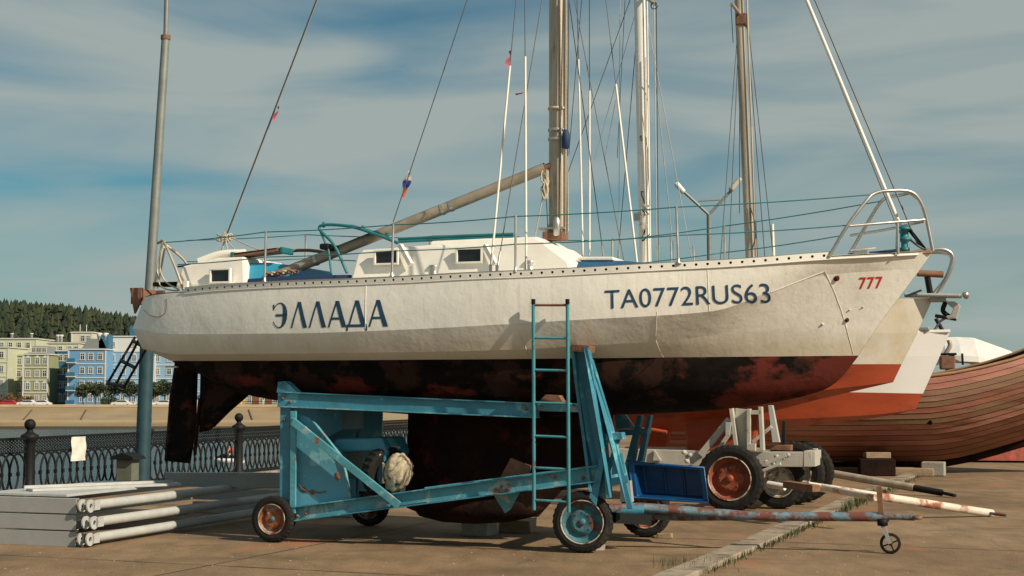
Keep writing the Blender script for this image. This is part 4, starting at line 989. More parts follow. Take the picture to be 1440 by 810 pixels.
# stern rail
po = arc([Pb(258, 408, -.62), Pb(246, 375, -.6), Pb(231, 341, -.5), Pb(226, 340, -.3), Pb(222, 342, .2), Pb(231, 343, .45), Pb(262, 370, .55), Pb(266, 400, .55)], 5)
T('stern_rail', po, .017, 'mast_alu', yacht)
T('stern_rail', [Pb(228, 342, -.4), Pb(217, 404, -.3)], .014, 'steel', yacht); T('stern_rail', [Pb(232, 348, -.4), Pb(222, 405, .1)], .014, 'wire_pale', yacht)
T('mooring_rope', arc([Pb(230, 345, -.45), Pb(224, 372, -.45), Pb(232, 395, -.4), Pb(252, 408, -.4), Pb(228, 404, -.4), Pb(221, 380, -.4), Pb(227, 350, -.4)], 6), .011, 'rope', yacht, 6)
MB().box(Pb(262, 401, -.64), (.05, .05, .10)).build('rail_foot', 'white', yacht)
MB().box(Pb(238, 400, -.3), (.35, .2, .05)).build('stern_fitting', 'antifoul', yacht, bev=.01)
# rusty motor bracket at the stern
mb = MB(); q = Pb(208, 420, .0)
for dy in (-.25, .25): mb.prism([(q.x - .09, q.z + .12), (q.x + .08, q.z + .12), (q.x + .08, q.z - .02), (q.x - .02, q.z - .20)], dy - .02, dy + .02)
mb.box((q.x - .06, 0, q.z + .02), (.05, .5, .2)); mb.build('motor_bracket', 'rust_plate', yacht)
# boarding ladder hanging off the far quarter
lad = [[Pb(190, 474, .9), Pb(150, 541, .5)], [Pb(197, 474, .62), Pb(161, 545, .25)], [Pb(206, 490, .4), Pb(174, 545, 0.0)]]
mb = MB()
for a, b in lad: mb.tube([a, b], .017, 6)
for f_ in (.08, .5, .97): mb.tube([lad[0][0].lerp(lad[0][1], f_), lad[2][0].lerp(lad[2][1], f_ if f_ > .1 else .0)], .024, 6)
mb.build('boarding_ladder', 'iron_black', yacht)
# bow pulpit
for s_, foot, pts in ((-1, (1166, 361), [(1166, 361, -.60), (1190, 320, -.55), (1217, 284, -.46), (1230, 272, -.40), (1252, 268, -.32), (1278, 269, -.2), (1292, 280, -.13), (1302, 305, -.06), (1312, 353, -.02)]),
                      (1, (1192, 362), [(1192, 362, .60), (1215, 322, .55), (1237, 286, .46), (1250, 277, .38), (1268, 274, .25), (1280, 272, .1), (1292, 280, -.10)])):
    T('pulpit_rail', arc([Pb(a, b, c) for a, b, c in pts], 5), .019, 'steel', yacht, 10)
T('pulpit_rail', arc([Pb(1193, 318, -.53), Pb(1250, 313, -.33), Pb(1300, 309, -.08)], 4), .015, 'steel', yacht)
T('pulpit_rail', arc([Pb(1196, 331, .53), Pb(1250, 322, .3), Pb(1300, 311, -.02)], 4), .015, 'steel', yacht)
T('pulpit_rail', [Pb(1262, 313, -.27), Pb(1263, 358, -.27)], .015, 'steel', yacht)
T('pulpit_rail', [Pb(1196, 352, -.35), Pb(1231, 349, -.25)], .012, 'steel', yacht); T('pulpit_rail', [Pb(1205, 362, -.3), Pb(1205, 350, -.3)], .018, 'steel', yacht)
MB().box(Pb(1211, 356, -.3), (.16, .1, .05)).build('mooring_cleat', 'steel', yacht, bev=.01)
T('bow_line', arc([Pb(1195, 358, -.2), Pb(1235, 355, -.2), Pb(1262, 352, -.2)], 4), .016, 'navy', yacht)
# forestay with furler drum
A, B = Pb(1010, -300, 0), Pb(1271, 330, 0)
T('forestay', [A, B], .021, 'white', yacht, 8); T('forestay', [Pb(1020, -300, .03), Pb(1291, 345, .02)], .009, 'wire', yacht, 6); T('forestay', [Pb(1010, -305, .03), Pb(1264, 326, .02)], .004, 'wire', yacht, 5)
q = Pb(1272, 354, 0); dr = MB().lathe([(0, 0), (.055, 0), (.055, .04), (.035, .05), (.035, .10), (.075, .12), (.075, .14), (.045, .15), (.045, .22), (.07, .23), (.07, .25), (.03, .28), (0, .28)], 18, 'teal', q, 'z').build('furler_drum', None, yacht)
T('drum_bracket', [Pb(1262, 356, -.1), Pb(1263, 322, -.1)], .022, 'cyan', dr); T('bow_lashing', arc([Pb(1276, 334, 0), Pb(1290, 345, -.05), Pb(1302, 352, 0)], 5), .012, 'wire', yacht)
MB().bar(Pb(1278, 322, .05), Pb(1300, 350, .05), .05, .04).build('stem_bar', 'iron_black', yacht)
# worn wooden bow cap
MB().bar(Pb(1172, 361.5, -.30), Pb(1310, 354.5, -.005), .08, .035).build('bow_cap', 'sheer_wood', yacht, bev=.008)
# ================================================================== BLUE TRAILER
tr = thing('boat_trailer', 'rusty turquoise boat trailer with small wheels carrying the white yacht', 'boat trailer', BF)
P = Pb
def wheel(parent, c, R, w, rimm, hubm=None, style='disc', toe=0.0, side=-1, R_in=.62):
    """tyre with shoulders, dished rim, bolts; axis along y, outer face towards side"""
    wo = bpy.data.objects.new('wheel', None)
    mb = MB(); s = side
    mb.lathe([(R * R_in, s * w * .42), (R * (R_in + .04), s * w * .36), (R * (R_in - .02), s * w * .28), (R * (R_in - .06), s * w * .10), (R * .44, s * w * .05), (R * .40, s * w * .22), (R * .26, s * w * .26), (R * .22, s * w * .22), (0, s * w * .22)], 32)
    mb.lathe([(R * R_in, -s * w * .42), (R * .45, -s * w * .1), (0, -s * w * .1)], 24)
    for j in range(8): a = PI * 2 * j / 8; mb.lathe([(R * .024, s * w * .15), (R * .024, s * w * .30), (0, s * w * .30)], 6, None, (R * .31 * math.cos(a), 0, R * .31 * math.sin(a)))
    rim = mb.build('wheel', rimm, parent, loc=c); rim.rotation_euler = (0, 0, toe)
    k = R
    prof = [(k * (R_in - .02), -w * .40), (k * (R_in + .03), -w * .46), (k * .80, -w * .52), (k * .93, -w * .46), (k * .985, -w * .36), (k, -w * .2), (k, -w * .07), (k * .975, -w * .05), (k * .975, w * .05), (k, w * .07), (k, w * .2), (k * .985, w * .36), (k * .93, w * .46), (k * .80, w * .52), (k * (R_in + .03), w * .46), (k * (R_in - .02), w * .40)]
    mb = MB(); mb.lathe(prof, 64, groove={3: k * .012, 4: k * .03, 5: k * .03, 6: k * .018, 9: k * .018, 10: k * .03, 11: k * .03, 12: k * .012}, smooth=False); mb.build('tyre', 'rubber', rim)
    hb_ = MB(); hb_.lathe([(R * .11, s * w * .18), (R * .11, s * w * .34), (R * .085, s * w * .38), (0, s * w * .38)], 16)
    hb_.build('hub', hubm or rimm, rim)
    if side < 0: MB().lathe([(R * (R_in - .015), s * w * .36), (R * (R_in + .0), s * w * .50), (R * (R_in + .035), s * w * .50), (R * (R_in + .04), s * w * .40)], 36).build('rim_flange', 'rim_edge', rim)
    return rim
wl1 = P(385, 727, -1.07); wheel(tr, (wl1.x, -1.07, .262), .262, .13, 'rim_rust', 'rim_blue')
wf1 = P(820, 733, -.97); wheel(tr, (wf1.x, -.97, .325), .325, .18, 'rim_blue', 'rim_blue', toe=.12, R_in=.68)
wl2 = P(523, 712, 1.22); wheel(tr, (wl2.x, 1.15, .262), .262, .13, 'rim_rust')
wf2 = P(908, 725, .9); wheel(tr, (wf2.x, .9, .30), .30, .18, 'rim_rust', toe=.1)
T('axle', [Vector((wl1.x, -1.0, .262)), Vector((wl1.x, 1.12, .262))], .035, 'trailer_rusty', tr)
T('axle', [Vector((wf1.x + .0, -.9, .325)), Vector((wf2.x, .85, .31))], .04, 'trailer_rusty', tr)
Yn, Yf = -.98, .95
def beam(name, a, b, w, h, m='trailer_blue', y=Yn, y2=None, ch=False, up=(0, 0, 1), flip=1):
    A, B = P(a[0], a[1], y), P(b[0], b[1], y if y2 is None else y2); mb = MB()
    mb.channel(A, B, w, h, .012, None, up, flip) if ch else mb.bar(A, B, w, h, None, up)
    return mb.build(name, m, tr, bev=.004)
# near side frame
beam('top_rail', (393, 562), (757, 577), .09, .155)
MB().bar(P(400, 551.5, Yn - .03), P(757, 567.5, Yn - .03), .10, .012).build('rail_flange', 'trailer_blue', tr); MB().bar(P(393, 571.5, Yn - .03), P(757, 587, Yn - .03), .12, .012).build('rail_flange', 'trailer_rusty', tr)
beam('rear_post', (404, 572), (403, 703), .10, .13, up=(1, 0, 0)); beam('rear_post', (413, 578), (412, 722), .03, .07, 'trailer_rusty', y=Yn - .075, up=(1, 0, 0))
mb = MB(); pg = [P(x, y, 0) for x, y in ((392, 551), (395, 536), (402, 535), (420, 552))]
pl = [P(x, y, Yn) for x, y in ((392, 552), (394, 537), (404, 536), (422, 553))]; mb.prism([(p.x, p.z) for p in pl], Yn - .05, Yn - .02); mb.prism([(p.x, p.z) for p in pl], Yn + .05, Yn + .08); mb.box((pl[1].x + .03, Yn, pl[1].z - .02), (.06, .12, .03)); mb.build('pad_bracket', 'trailer_blue', tr)
beam('lower_rail', (414, 723), (600, 696.5), .08, .145, 'trailer_rusty'); beam('lower_rail', (600, 696), (842, 665), .082, .17, 'trailer_rusty')
MB().bar(P(414, 713, Yn - .05), P(842, 655, Yn - .05), .10, .012).build('rail_flange', 'trailer_blue', tr); MB().bar(P(414, 732, Yn - .05), P(842, 676.5, Yn - .05), .10, .012).build('rail_flange', 'trailer_blue', tr)
beam('diagonal_brace', (411, 592), (561, 711), .03, .085, 'trailer_rusty', y=Yn - .15)
MB().bar(P(411, 587.5, Yn - .12), P(560, 706.5, Yn - .12), .08, .01).build('brace_flange', 'trailer_blue', tr)
pl = [P(x, y, Yn + .02) for x, y in ((416, 580), (437, 588), (480, 642), (493, 704), (415, 716))]; MB().prism([(p.x, p.z) for p in pl], Yn + .0, Yn + .02).build('side_plate', 'panel_blue', tr)
pts = [P(x, y, Yn - .01) for x, y in ((440, 592), (480, 642), (486, 664), (493, 703))]; T('plate_edge', pts, .018, 'trailer_rusty', tr, 6)
# torn dent in the plate
pts = [P(x, y, Yn - .005) for x, y in ((420, 680), (425, 688), (432, 691), (440, 691), (449, 693), (458, 691))]
T('plate_tear', pts, .008, 'rust_plate', tr, 5)
for (x, y, r_) in ((427, 689, 4), (439, 692, 4), (475, 671, 5), (474, 667, 3.5)): q = P(x, y, Yn - .003); MB().lathe([(0, -.004), (r_ * .0075, -.003), (r_ * .0085, .0)], 7, None, q).build('rust_hole', 'rust_plate', tr)
# far side frame, mirrored members
beam('top_rail', (470, 568), (800, 583), .09, .14, y=Yf); beam('rear_post', (497, 570), (497, 700), .10, .12, y=Yf, up=(1, 0, 0)); beam('lower_rail', (500, 712), (905, 668), .08, .15, y=Yf)
MB().prism([(P(425, 0, Yf).x, .9), (P(425, 0, Yf).x, 1.62), (P(542, 0, Yf).x, 1.62), (P(542, 0, Yf).x, .45), (P(498, 0, Yf).x, .45)], Yf - .02, Yf).build('side_plate', 'panel_blue', tr)
# cross members
for (px, py, hh) in ((404, 566, .14), (412, 722, .12), (840, 668, .14), (620, 694, .12)):
    q = P(px, py, Yn); MB().bar((q.x, Yn + .06, q.z), (q.x, Yf - .06, q.z), .10, hh).build('cross_member', 'trailer_blue', tr)
# cradle wedge under the hull at the rear (dark blue stripes through the frame)
MB().prism([(P(420, 0, 0).x, 1.5), (P(500, 0, 0).x, 1.5), (P(500, 0, 0).x, 1.25), (P(430, 0, 0).x, .9)], -.3, .3).build('stern_cradle', 'trailer_blue', tr)
# front posts: tall channel tapering up to the hull pad
def post(pl, y0, y1, name, m='trailer_blue'):
    off = [-.30 * max(0, min(1, (612 - y) / 125)) if pl[0][0] < 840 and name != 'shelf' and name != 'shelf_bracket' and 'guide' not in name else 0 for x, y in pl]
    a = [P(x, y, y0 + o_) for (x, y), o_ in zip(pl, off)]; n = len(a); mb = MB()
    vs = [(p.x, y0 + o_, p.z) for p, o_ in zip(a, off)] + [(p.x, y1 + o_, p.z) for p, o_ in zip(a, off)]
    mb.add(vs, [tuple(range(n))[::-1], tuple(range(n, 2 * n))] + [(i, (i + 1) % n, n + (i + 1) % n, n + i) for i in range(n)]); return mb.build(name, m, tr, bev=.004)
post([(802, 486), (824, 488), (846, 600), (852, 690), (842, 702), (828, 692), (818, 612), (808, 540)], Yn + .02, Yn + .035, 'front_post')
post([(802, 486), (806, 486), (812, 540), (822, 612), (832, 692), (828, 692), (818, 612), (808, 540)], Yn - .09, Yn + .018, 'post_flange')
post([(820, 487), (826, 488), (840, 560), (850, 610), (858, 700), (852, 702), (846, 612), (834, 560)], Yn - .10, Yn + .018, 'post_flange')
post([(803, 484), (828, 486), (826, 496), (805, 494)], Yn - .10, Yn + .16, 'hull_pad', 'rust_plate')
post([(826, 500), (832, 506), (860, 600), (890, 716), (882, 716), (852, 606)], Yn - .04, Yn + .04, 'post_strut')
post([(852, 609), (858, 609), (838, 712), (828, 700)], Yn - .07, Yn - .05, 'post_strut')
post([(836, 610), (874, 608), (876, 618), (838, 620)], Yn - .08, Yn + .06, 'post_crossbar')
post([(862, 640), (876, 636), (880, 664), (860, 668)], Yn - .03, Yn - .01, 'gusset_plate', 'trailer_rusty')
post([(852, 674), (882, 668), (884, 678), (852, 686)], Yn - .05, Yn - .03, 'gusset_plate')
post([(872, 678), (886, 676), (889, 706), (872, 706)], Yn + .0, Yn + .08, 'post_foot', 'grey_steel')
post([(866, 618), (872, 618), (846, 700), (838, 700)], Yn + .0, Yn + .03, 'post_strut')
post([(833, 588), (838, 586), (842, 604), (836, 606)], Yn + .0, Yn + .10, 'post_bracket', 'rust_plate')
# far front post pair
for sh in (0, ):
    A = [P(x, y, Yf - .1) for x, y in ((898, 584), (904, 584), (892, 655), (880, 655))]; MB().prism([(p.x, p.z) for p in A], Yf - .16, Yf - .04).build('front_post', 'trailer_blue', tr)
    A = [P(x, y, Yf - .1) for x, y in ((912, 584), (917, 584), (904, 655), (896, 655))]; MB().prism([(p.x, p.z) for p in A], Yf - .16, Yf - .04).build('front_post', 'trailer_blue', tr)
    A = [P(x, y, Yf - .1) for x, y in ((873, 604), (914, 602), (913, 610), (873, 613))]; MB().prism([(p.x, p.z) for p in A], Yf - .20, Yf - .02).build('post_crossbar', 'trailer_blue', tr)
    A = [P(x, y, Yf - .3) for x, y in ((864, 572), (880, 582), (893, 600), (868, 604))]; MB().prism([(p.x, p.z) for p in A], Yf - .34, Yf - .30).build('gusset_plate', 'trailer_blue', tr)
# shelf behind the ladder
post([(754, 566), (812, 568), (824, 580), (756, 578)], Yn - .12, Yn + .10, 'shelf', 'trailer_rusty'); 
q = P(790, 560, Yn); MB().prism([(P(x, y, Yn).x, P(x, y, Yn).z) for x, y in ((757, 566), (792, 566), (786, 556), (768, 555))], Yn - .02, Yn + .12).build('shelf_bracket', 'rust_plate', tr)
# hanging keel guide plates
post([(690, 690), (736, 682), (718, 716), (710, 722)], Yn + .1, Yn + .12, 'guide_plate', 'trailer_rusty')
post([(718, 644), (746, 655), (744, 668), (702, 674)], Yn + .25, Yn + .28, 'guide_plate', 'rust_plate')
# drawbar with castor wheel
A, B, C_ = P(852, 716, -.55), P(1065, 726, -.2), P(1262, 728, 0)
T('drawbar', [P(846, 716, -.7), P(900, 713, -.5), B, P(1250, 727, 0)], .048, 'drawbar', tr, 12)
T('drawbar_sleeve', [P(866, 717, -.6), P(905, 717, -.5)], .062, 'trailer_blue', tr, 12)
T('drawbar', [P(898, 725, .6), P(960, 727, .2), B], .045, 'drawbar', tr, 10)
T('tow_eye', [P(1248, 727, 0), P(1262, 727, 0), P(1286, 728, 0)], .032, 'drawbar', tr, 10, )
MB().lathe([(.030, -.02), (.05, -.02), (.05, .02), (.030, .02)], 14, None, P(1290, 728, 0), 'z').build('tow_ring', 'rust_plate', tr)
q = P(1238, 715, -.02)
MB().bar(P(1236, 684, -.03), P(1240, 735, -.03), .045, .055, None, (1, 0, 0)).build('castor_post', 'rust_plate', tr)
MB().lathe([(.03, -.05), (.055, -.045), (.055, .02), (.03, .03)], 12, None, P(1241, 733, -.03), 'z').build('castor_clamp', 'iron_black', tr)
cw = P(1252, 757, -.03); cw.z = .108
for s_ in (-.03, .03): MB().bar(P(1241, 738, -.03 + s_), (cw.x, cw.y + s_, cw.z), .012, .04).build('castor_fork', 'grey_steel', tr)
mb = MB(); R = .108
mb.lathe([(R * .78, -.022), (R * .95, -.024), (R, -.01), (R, .01), (R * .95, .024), (R * .78, .022), (R * .72, 0), (R * .78, -.022)], 28)
for j in range(4): a = PI * j / 2 + .4; mb.bar((0, 0, 0), (R * .78 * math.cos(a), 0, R * .78 * math.sin(a)), .014, .02, None, (0, 1, 0))
mb.lathe([(0, -.026), (.022, -.026), (.022, .026), (0, .026)], 12); mb.build('castor_wheel', 'rubber', tr, loc=cw)
# writing painted in white on the axle beam
mb = MB(); c0 = P(872, 740, -.98)
def scrawl(pts, w=.007):
    for a, b in zip(pts, pts[1:]): mb.bar(P(a[0], a[1], -.93), P(b[0], b[1], -.93), w, w)
MB().bar(P(862, 728, -.9), P(912, 731, -.5), .1, .11).build('axle_beam', 'iron_black', tr)
for px, py in ((398, 560), (408, 565), (400, 590), (408, 600), (418, 725), (430, 722), (550, 703), (556, 708), (418, 600), (740, 575), (748, 578), (830, 668), (836, 672), (820, 672)):
    q = P(px, py, Yn - .05); MB().lathe([(0, -.016), (.012, -.016), (.014, -.004), (.022, -.002), (.022, .012)], 6, None, q).build('bolt', 'rust_plate', tr)
# loose wheel chocks and blocks
def tag_block(label, px, py, dims, m, rz, cat='chock', z=0, name='wheel_chock'):
    c_ = WF.G(px, py); rr = random.Random(int(px)); o = MB(); hx, hy, hz_ = [d / 2 for d in dims]
    vs = [(x * hx * rr.uniform(.7, 1.05), y * hy * rr.uniform(.75, 1.05), (zz + 1) * hz_ * (rr.uniform(.7, 1.1) if zz > 0 else 1)) for x in (-1, 1) for y in (-1, 1) for zz in (-1, 1)]
    o.add(vs, [(0, 1, 3, 2), (4, 6, 7, 5), (0, 4, 5, 1), (2, 3, 7, 6), (0, 2, 6, 4), (1, 5, 7, 3)]); ob = o.build(name, m, None, bev=.006, loc=(c_.x, c_.y, z)); ob.rotation_euler = (0, 0, rz); tag(ob, label, cat); return ob
tag_block('pale stone chocking the near front trailer wheel', 843, 774, (.13, .09, .07), 'concrete_block', .3)
tag_block('round wooden billet behind the far front trailer wheel', 934, 757, (.20, .08, .06), 'block_wood', -.2)
tag_block('large grey block lying under the yacht keel', 672, 752, (.42, .36, .20), 'concrete_block', -.3, 'block', name='keel_block')
tag_block('second low block under the keel by the ladder foot', 728, 748, (.40, .3, .16), 'block_wood', -.3, 'block', name='keel_block')

# things lying in the trailer: blue hood, old tyre, canvas sack
o = thing('blue_cover', 'faded blue moulded hood lying in the rear of the trailer', 'cover', BF)
mb = MB(); c_ = P(530, 636, -.3)
mb.prism([(c_.x - .36, c_.z - .02), (c_.x - .27, c_.z + .17), (c_.x + .30, c_.z + .19), (c_.x + .38, c_.z + .02), (c_.x + .33, c_.z - .12), (c_.x + .26, c_.z + .04), (c_.x - .2, c_.z + .02), (c_.x - .22, c_.z - .30), (c_.x - .28, c_.z - .30)], -.85, -.2)
mb.build('hood_shell', 'trailer_blue', o, bev=.03, seg=3)
c_ = P(541, 664, -.72); o = thing('old_tyre', 'worn black tyre lying tilted inside the rear of the trailer', 'tyre', BF)
mb = MB(); mb.lathe([(.15, -.06), (.24, -.085), (.29, -.06), (.30, 0), (.29, .06), (.24, .085), (.15, .06), (.15, -.06)], 48, groove={2: .012, 3: .016, 4: .012}, smooth=False)
ty = mb.build('tyre_carcass', 'rubber', o, loc=c_); ty.rotation_euler = (.15, .35, 1.12)
T('binding_rope', [(.0, -.09, .31), (.0, .09, .31)], .01, 'rope', ty)
o = thing('canvas_sack', 'pale striped canvas sack beside the tyre in the trailer', 'sack', BF)
c_ = P(560, 664, -.86); bm = bmesh.new(); bmesh.ops.create_icosphere(bm, subdivisions=4, radius=1)
for v in bm.verts:
    d = v.co.copy(); k = 1 + .16 * noise.noise(d * 1.8) + .05 * noise.noise(d * 7) + .03 * math.sin(d.x * 14 + d.z * 5 + 3 * noise.noise(d * 2))
    v.co = Vector((d.x * .165 * k, d.y * .14 * k, d.z * .21 * k - .04 * d.x)); v.co = Matrix.Rotation(.5, 3, 'Y') @ v.co
me = bpy.data.meshes.new('sack_cloth'); bm.to_mesh(me); bm.free(); [setattr(p, 'use_smooth', True) for p in me.polygons]; me.materials.append(MATS['sack'])
ob = bpy.data.objects.new('sack_cloth', me); COL.objects.link(ob); ob.parent = o; ob.location = c_
T('sack_tie', arc([c_ + Vector((-.17, -.05, .10)), c_ + Vector((-.02, -.15, .03)), c_ + Vector((.12, -.12, .16))], 6), .008, 'rope', o)
T('sack_tie', arc([c_ + Vector((-.2, -.03, .2)), c_ + Vector((-.27, -.08, .1)), c_ + Vector((-.33, -.05, -.05))], 6), .007, 'rope', o)

# ------------------------------------------------------------------ ladder
ld = thing('ladder', 'turquoise metal ladder hooked on the trailer and reaching up the hull', 'ladder', BF)
Yl0, Yl1 = -1.465, -1.20
top1, bot1, top2, bot2 = P(750, 421, Yl0), P(751, 717, Yl1), P(798, 421, Yl0), P(800, 720, Yl1)
def inl(a, b, f_): return a.lerp(b, f_)
for a, b in ((top1, bot1), (top2, bot2)): T('side_rail', [a, b], .019, 'ladder_blue', ld, 10); T('rail_plug', [a - (b - a).normalized() * .004, a + (b - a).normalized() * .05], .022, 'iron_black', ld, 10)
for py in (429, 475, 520, 566, 613, 658, 704): f_ = (py - 421) / 297; T('rung', [inl(top1, bot1, f_), inl(top2, bot2, f_)], .0135, 'rust_plate' if py == 429 else 'ladder_blue', ld, 8)
f_ = .485; a, b = inl(top2, bot2, f_), P(812, 572, Yn); T('hook', [a, b], .012, 'ladder_blue', ld); T('hook', [inl(top1, bot1, f_), P(765, 572, Yn)], .012, 'ladder_blue', ld)

# ------------------------------------------------------------------ blue plastic trough
tb = thing('plastic_trough', 'deep blue plastic trough tipped on its side between the trailers', 'trough', BF)
yy = .10; pl = [P(x, y, yy) for x, y in ((884, 650), (990, 658), (996, 706), (890, 700))]
cx_ = sum((p for p in pl), Vector()) / 4
inn = [cx_.lerp(p, .86) for p in pl]; dpt = [cx_.lerp(p, .80) + Vector((0, .28, 0)) for p in pl]
mb = MB(); rim_o = [p + Vector((0, .03, 0)) for p in pl]; back_o = [cx_.lerp(p, .84) + Vector((0, .30, 0)) for p in pl]
mb.add(pl + inn + dpt + rim_o + back_o, [(i, (i + 1) % 4, 4 + (i + 1) % 4, 4 + i) for i in range(4)] + [(4 + i, 4 + (i + 1) % 4, 8 + (i + 1) % 4, 8 + i) for i in range(4)] + [(8, 9, 10, 11)] + [(i, (i + 1) % 4, 12 + (i + 1) % 4, 12 + i) for i in range(4)] + [(12 + i, 12 + (i + 1) % 4, 16 + (i + 1) % 4, 16 + i) for i in range(4)] + [(16, 17, 18, 19)])
mb.build('trough_shell', 'tub_blue', tb, bev=.012, seg=3, fix=True)
T('rolled_rim', [pl[0], pl[1], pl[2], pl[3], pl[0]], .016, 'tub_blue', tb, 8)
for f_ in (.36, .68): T('moulded_rib', [dpt[0].lerp(dpt[1], f_) - Vector((0, .01, 0)), dpt[3].lerp(dpt[2], f_) - Vector((0, .01, 0))], .014, 'tub_blue', tb, 6)
for f_ in (.2, .8): T('hanger_arm', [back_o[0].lerp(back_o[1], f_) + Vector((0, .0, .02)), Vector((P(850, 660, .8).x, .75, .62 + .1 * f_))], .018, 'iron_black', tb, 6)

# ================================================================== SECOND TRAILER (grey, truck wheels)
wg = WF.G(1028, 720.5); GF = Frame(wg.x, wg.y, -19); g = GF.P
t2 = thing('boat_trailer', 'heavy grey boat trailer with big orange rimmed truck wheels behind the blue one', 'boat trailer', GF)
wheel(t2, (0, .0, .475), .475, .24, 'rim_orange', 'rim_orange', R_in=.62); wheel(t2, (.62, 1.75, .475), .475, .24, 'rim_pale', R_in=.56)
c_ = g(1096, 690, .9); wheel(t2, (c_.x, .85, .40), .40, .2, 'rim_pale', R_in=.56); c_ = g(1128, 642, 2.2); wheel(t2, (c_.x, 2.3, .47), .47, .22, 'rim_pale', R_in=.56)
T('axle', [Vector((0, .1, .475)), Vector((0, 2.2, .475))], .06, 'grey_paint', t2)
def b2m(name, a, b, w, h, y, m='grey_paint', y2=None, up=(0, 0, 1)): return MB().bar(g(a[0], a[1], y), g(b[0], b[1], y if y2 is None else y2), w, h, None, up).build(name, m, t2, bev=.006)
b2m('chassis_beam', (860, 641), (1000, 645), .12, .22, .35); b2m('chassis_beam', (1000, 645), (1142, 646), .12, .21, .36)
b2m('chassis_beam', (880, 637), (1150, 640), .12, .2, 1.9)
a, b = g(1139, 645, .35), g(1146, 643, 1.9); MB().bar(a - Vector((0, .05, 0)), b + Vector((0, .1, 0)), .16, .22).build('chassis_beam', 'grey_paint', t2, bev=.006)
def ppost(pl, y0, y1, name, m='grey_paint', fr=g): a = [fr(x, y, y0) for x, y in pl]; return MB().prism([(p.x, p.z) for p in a], y0, y1).build(name, m, t2, bev=.004)
ppost([(1034, 574), (1052, 576), (1052, 634), (1034, 632)], .3, .33, 'upright'); ppost([(1025, 574), (1030, 574), (1038, 632), (1033, 634)], .18, .32, 'upright')
ppost([(1050, 575), (1055, 575), (1055, 634), (1050, 634)], .18, .298, 'upright'); ppost([(1066, 572), (1071, 572), (1074, 634), (1069, 634)], .2, .34, 'upright')
ppost([(1052, 577), (1070, 577), (1070, 583), (1052, 583)], .2, .29, 'upright_cap'); ppost([(1080, 570), (1086, 570), (1096, 622), (1086, 622)], .5, .62, 'hull_arm', 'pale_steel'); ppost([(1100, 592), (1104, 592), (1104, 626), (1099, 626)], .7, .8, 'hull_arm', 'iron_black')
b2m('brace', (1026, 590), (985, 640), .09, .09, .28); b2m('brace', (1032, 600), (1005, 640), .05, .06, .9); b2m('brace', (1058, 622), (1085, 600), .05, .05, .5, 'grey_paint')
ppost([(1020, 594), (1028, 594), (1026, 612), (1020, 612)], .15, .25, 'bracket_plate', 'pale_steel')
ppost([(1050, 624), (1062, 624), (1062, 634), (1050, 634)], .1, .2, 'bracket_plate'); ppost([(1074, 626), (1112, 626), (1112, 634), (1074, 632)], .6, .8, 'winch_tray', 'rust_plate')
for k, (x, y) in enumerate(((962, 636), (970, 640), (966, 648), (1092, 642), (1102, 644), (1108, 640), (1078, 650), (1088, 652))):
    q = g(x, y, .1); MB().lathe([(0, -.05), (.03, -.05), (.035, .03), (.02, .05), (0, .05)], 8, None, q).build('shackle_pin', 'grey_steel' if k % 2 else 'grey_paint', t2)
b2m('spring_arm', (1076, 652), (1106, 640), .08, .05, .08); b2m('spring_arm', (1072, 662), (1098, 652), .08, .04, .05); b2m('spring_arm', (964, 636), (968, 652), .05, .04, .1)
ppost([(920, 632), (930, 648), (918, 648)], .25, .28, 'stiffener_plate'); ppost([(1012, 634), (1022, 648), (1010, 648)], .25, .28, 'stiffener_plate')
T('cable', arc([g(860, 612, .9), g(905, 604, .8), g(938, 608, .8)], 5), .03, 'orange_paint', t2)
# tow bars lying on the ground
T('tow_bar', [g(1080, 681, .3), g(1104, 685, .2)], .05, 'mast_white', t2)
mat('towbar_white', (.62, .56, .46), .6, var=.15, vs=3, sec=(.30, .10, .06), sa=.58, ss=4, soft=.05, bump=.15)
tw = thing('tow_bar', 'long white rust stained tow bar resting with its far tip over the concrete', 'tow bar')
a, m_, b = WF.P(1106, 681, 19.4), WF.P(1148, 687, 18.9), WF.G(1395, 722, .04)
MB().bar(a, m_, .13, .09).build('bar_box', 'rust_plate', tw, bev=.008); T('bar_tube', [WF.P(1135, 683, 19.2), b], .055, 'towbar_white', tw, 14); T('bar_tube', [WF.P(1130, 680, 19.6), WF.P(1232, 700, 18.3)], .04, 'towbar_white', tw, 12)
T('tow_tongue', [b - (b - m_).normalized() * .1, WF.G(1416, 725, .03)], .02, 'drawbar', tw)
tw = thing('tow_bar', 'dark grey tapered tow bar in front of the wooden boat', 'tow bar')
b = WF.G(1325, 693, .06); a = WF.P(1136, 660, b.y + 1.5)
T('bar_tube', [a, a.lerp(b, .8)], .065, 'mast_alu', tw, 14); T('bar_end', [a.lerp(b, .78), b], .055, 'rubber', tw, 10); T('tow_tongue', [b, WF.G(1343, 697, .04)], .028, 'iron_black', tw)
MB().bar(a - Vector((.05, 0, 0)), a + Vector((.03, 0, .0)), .22, .20).build('bar_flange', 'pale_steel', tw, bev=.01)

# ================================================================== OTHER YACHTS
def yacht2(name, label, fr, wlz, curves, L_, B, mats, keel=None, seedp=0):
    t = thing(name, label, 'sailing yacht', fr)
    bp = lambda k: [(0, .55 * B * k), (.15, .78 * B * k), (.4, B * k), (.6, .95 * B * k), (.8, .60 * B * k), (.92, .27 * B * k), (1, .01)]
    rws = []
    for (k, xend, yc) in curves: rws.append(hull_row(fr, xend - L_, xend, bp(k), yc, 50))
    return t, rws
def build_sides(t, rws, m, name):
    mb = MB()
    for s_ in (1, -1):
        for a, b in zip(rws, rws[1:]): mb.grid([[Vector((p.x, p.y * s_, p.z)) for p in a], [Vector((p.x, p.y * s_, p.z)) for p in b]])
    return mb.build(name, m, t)
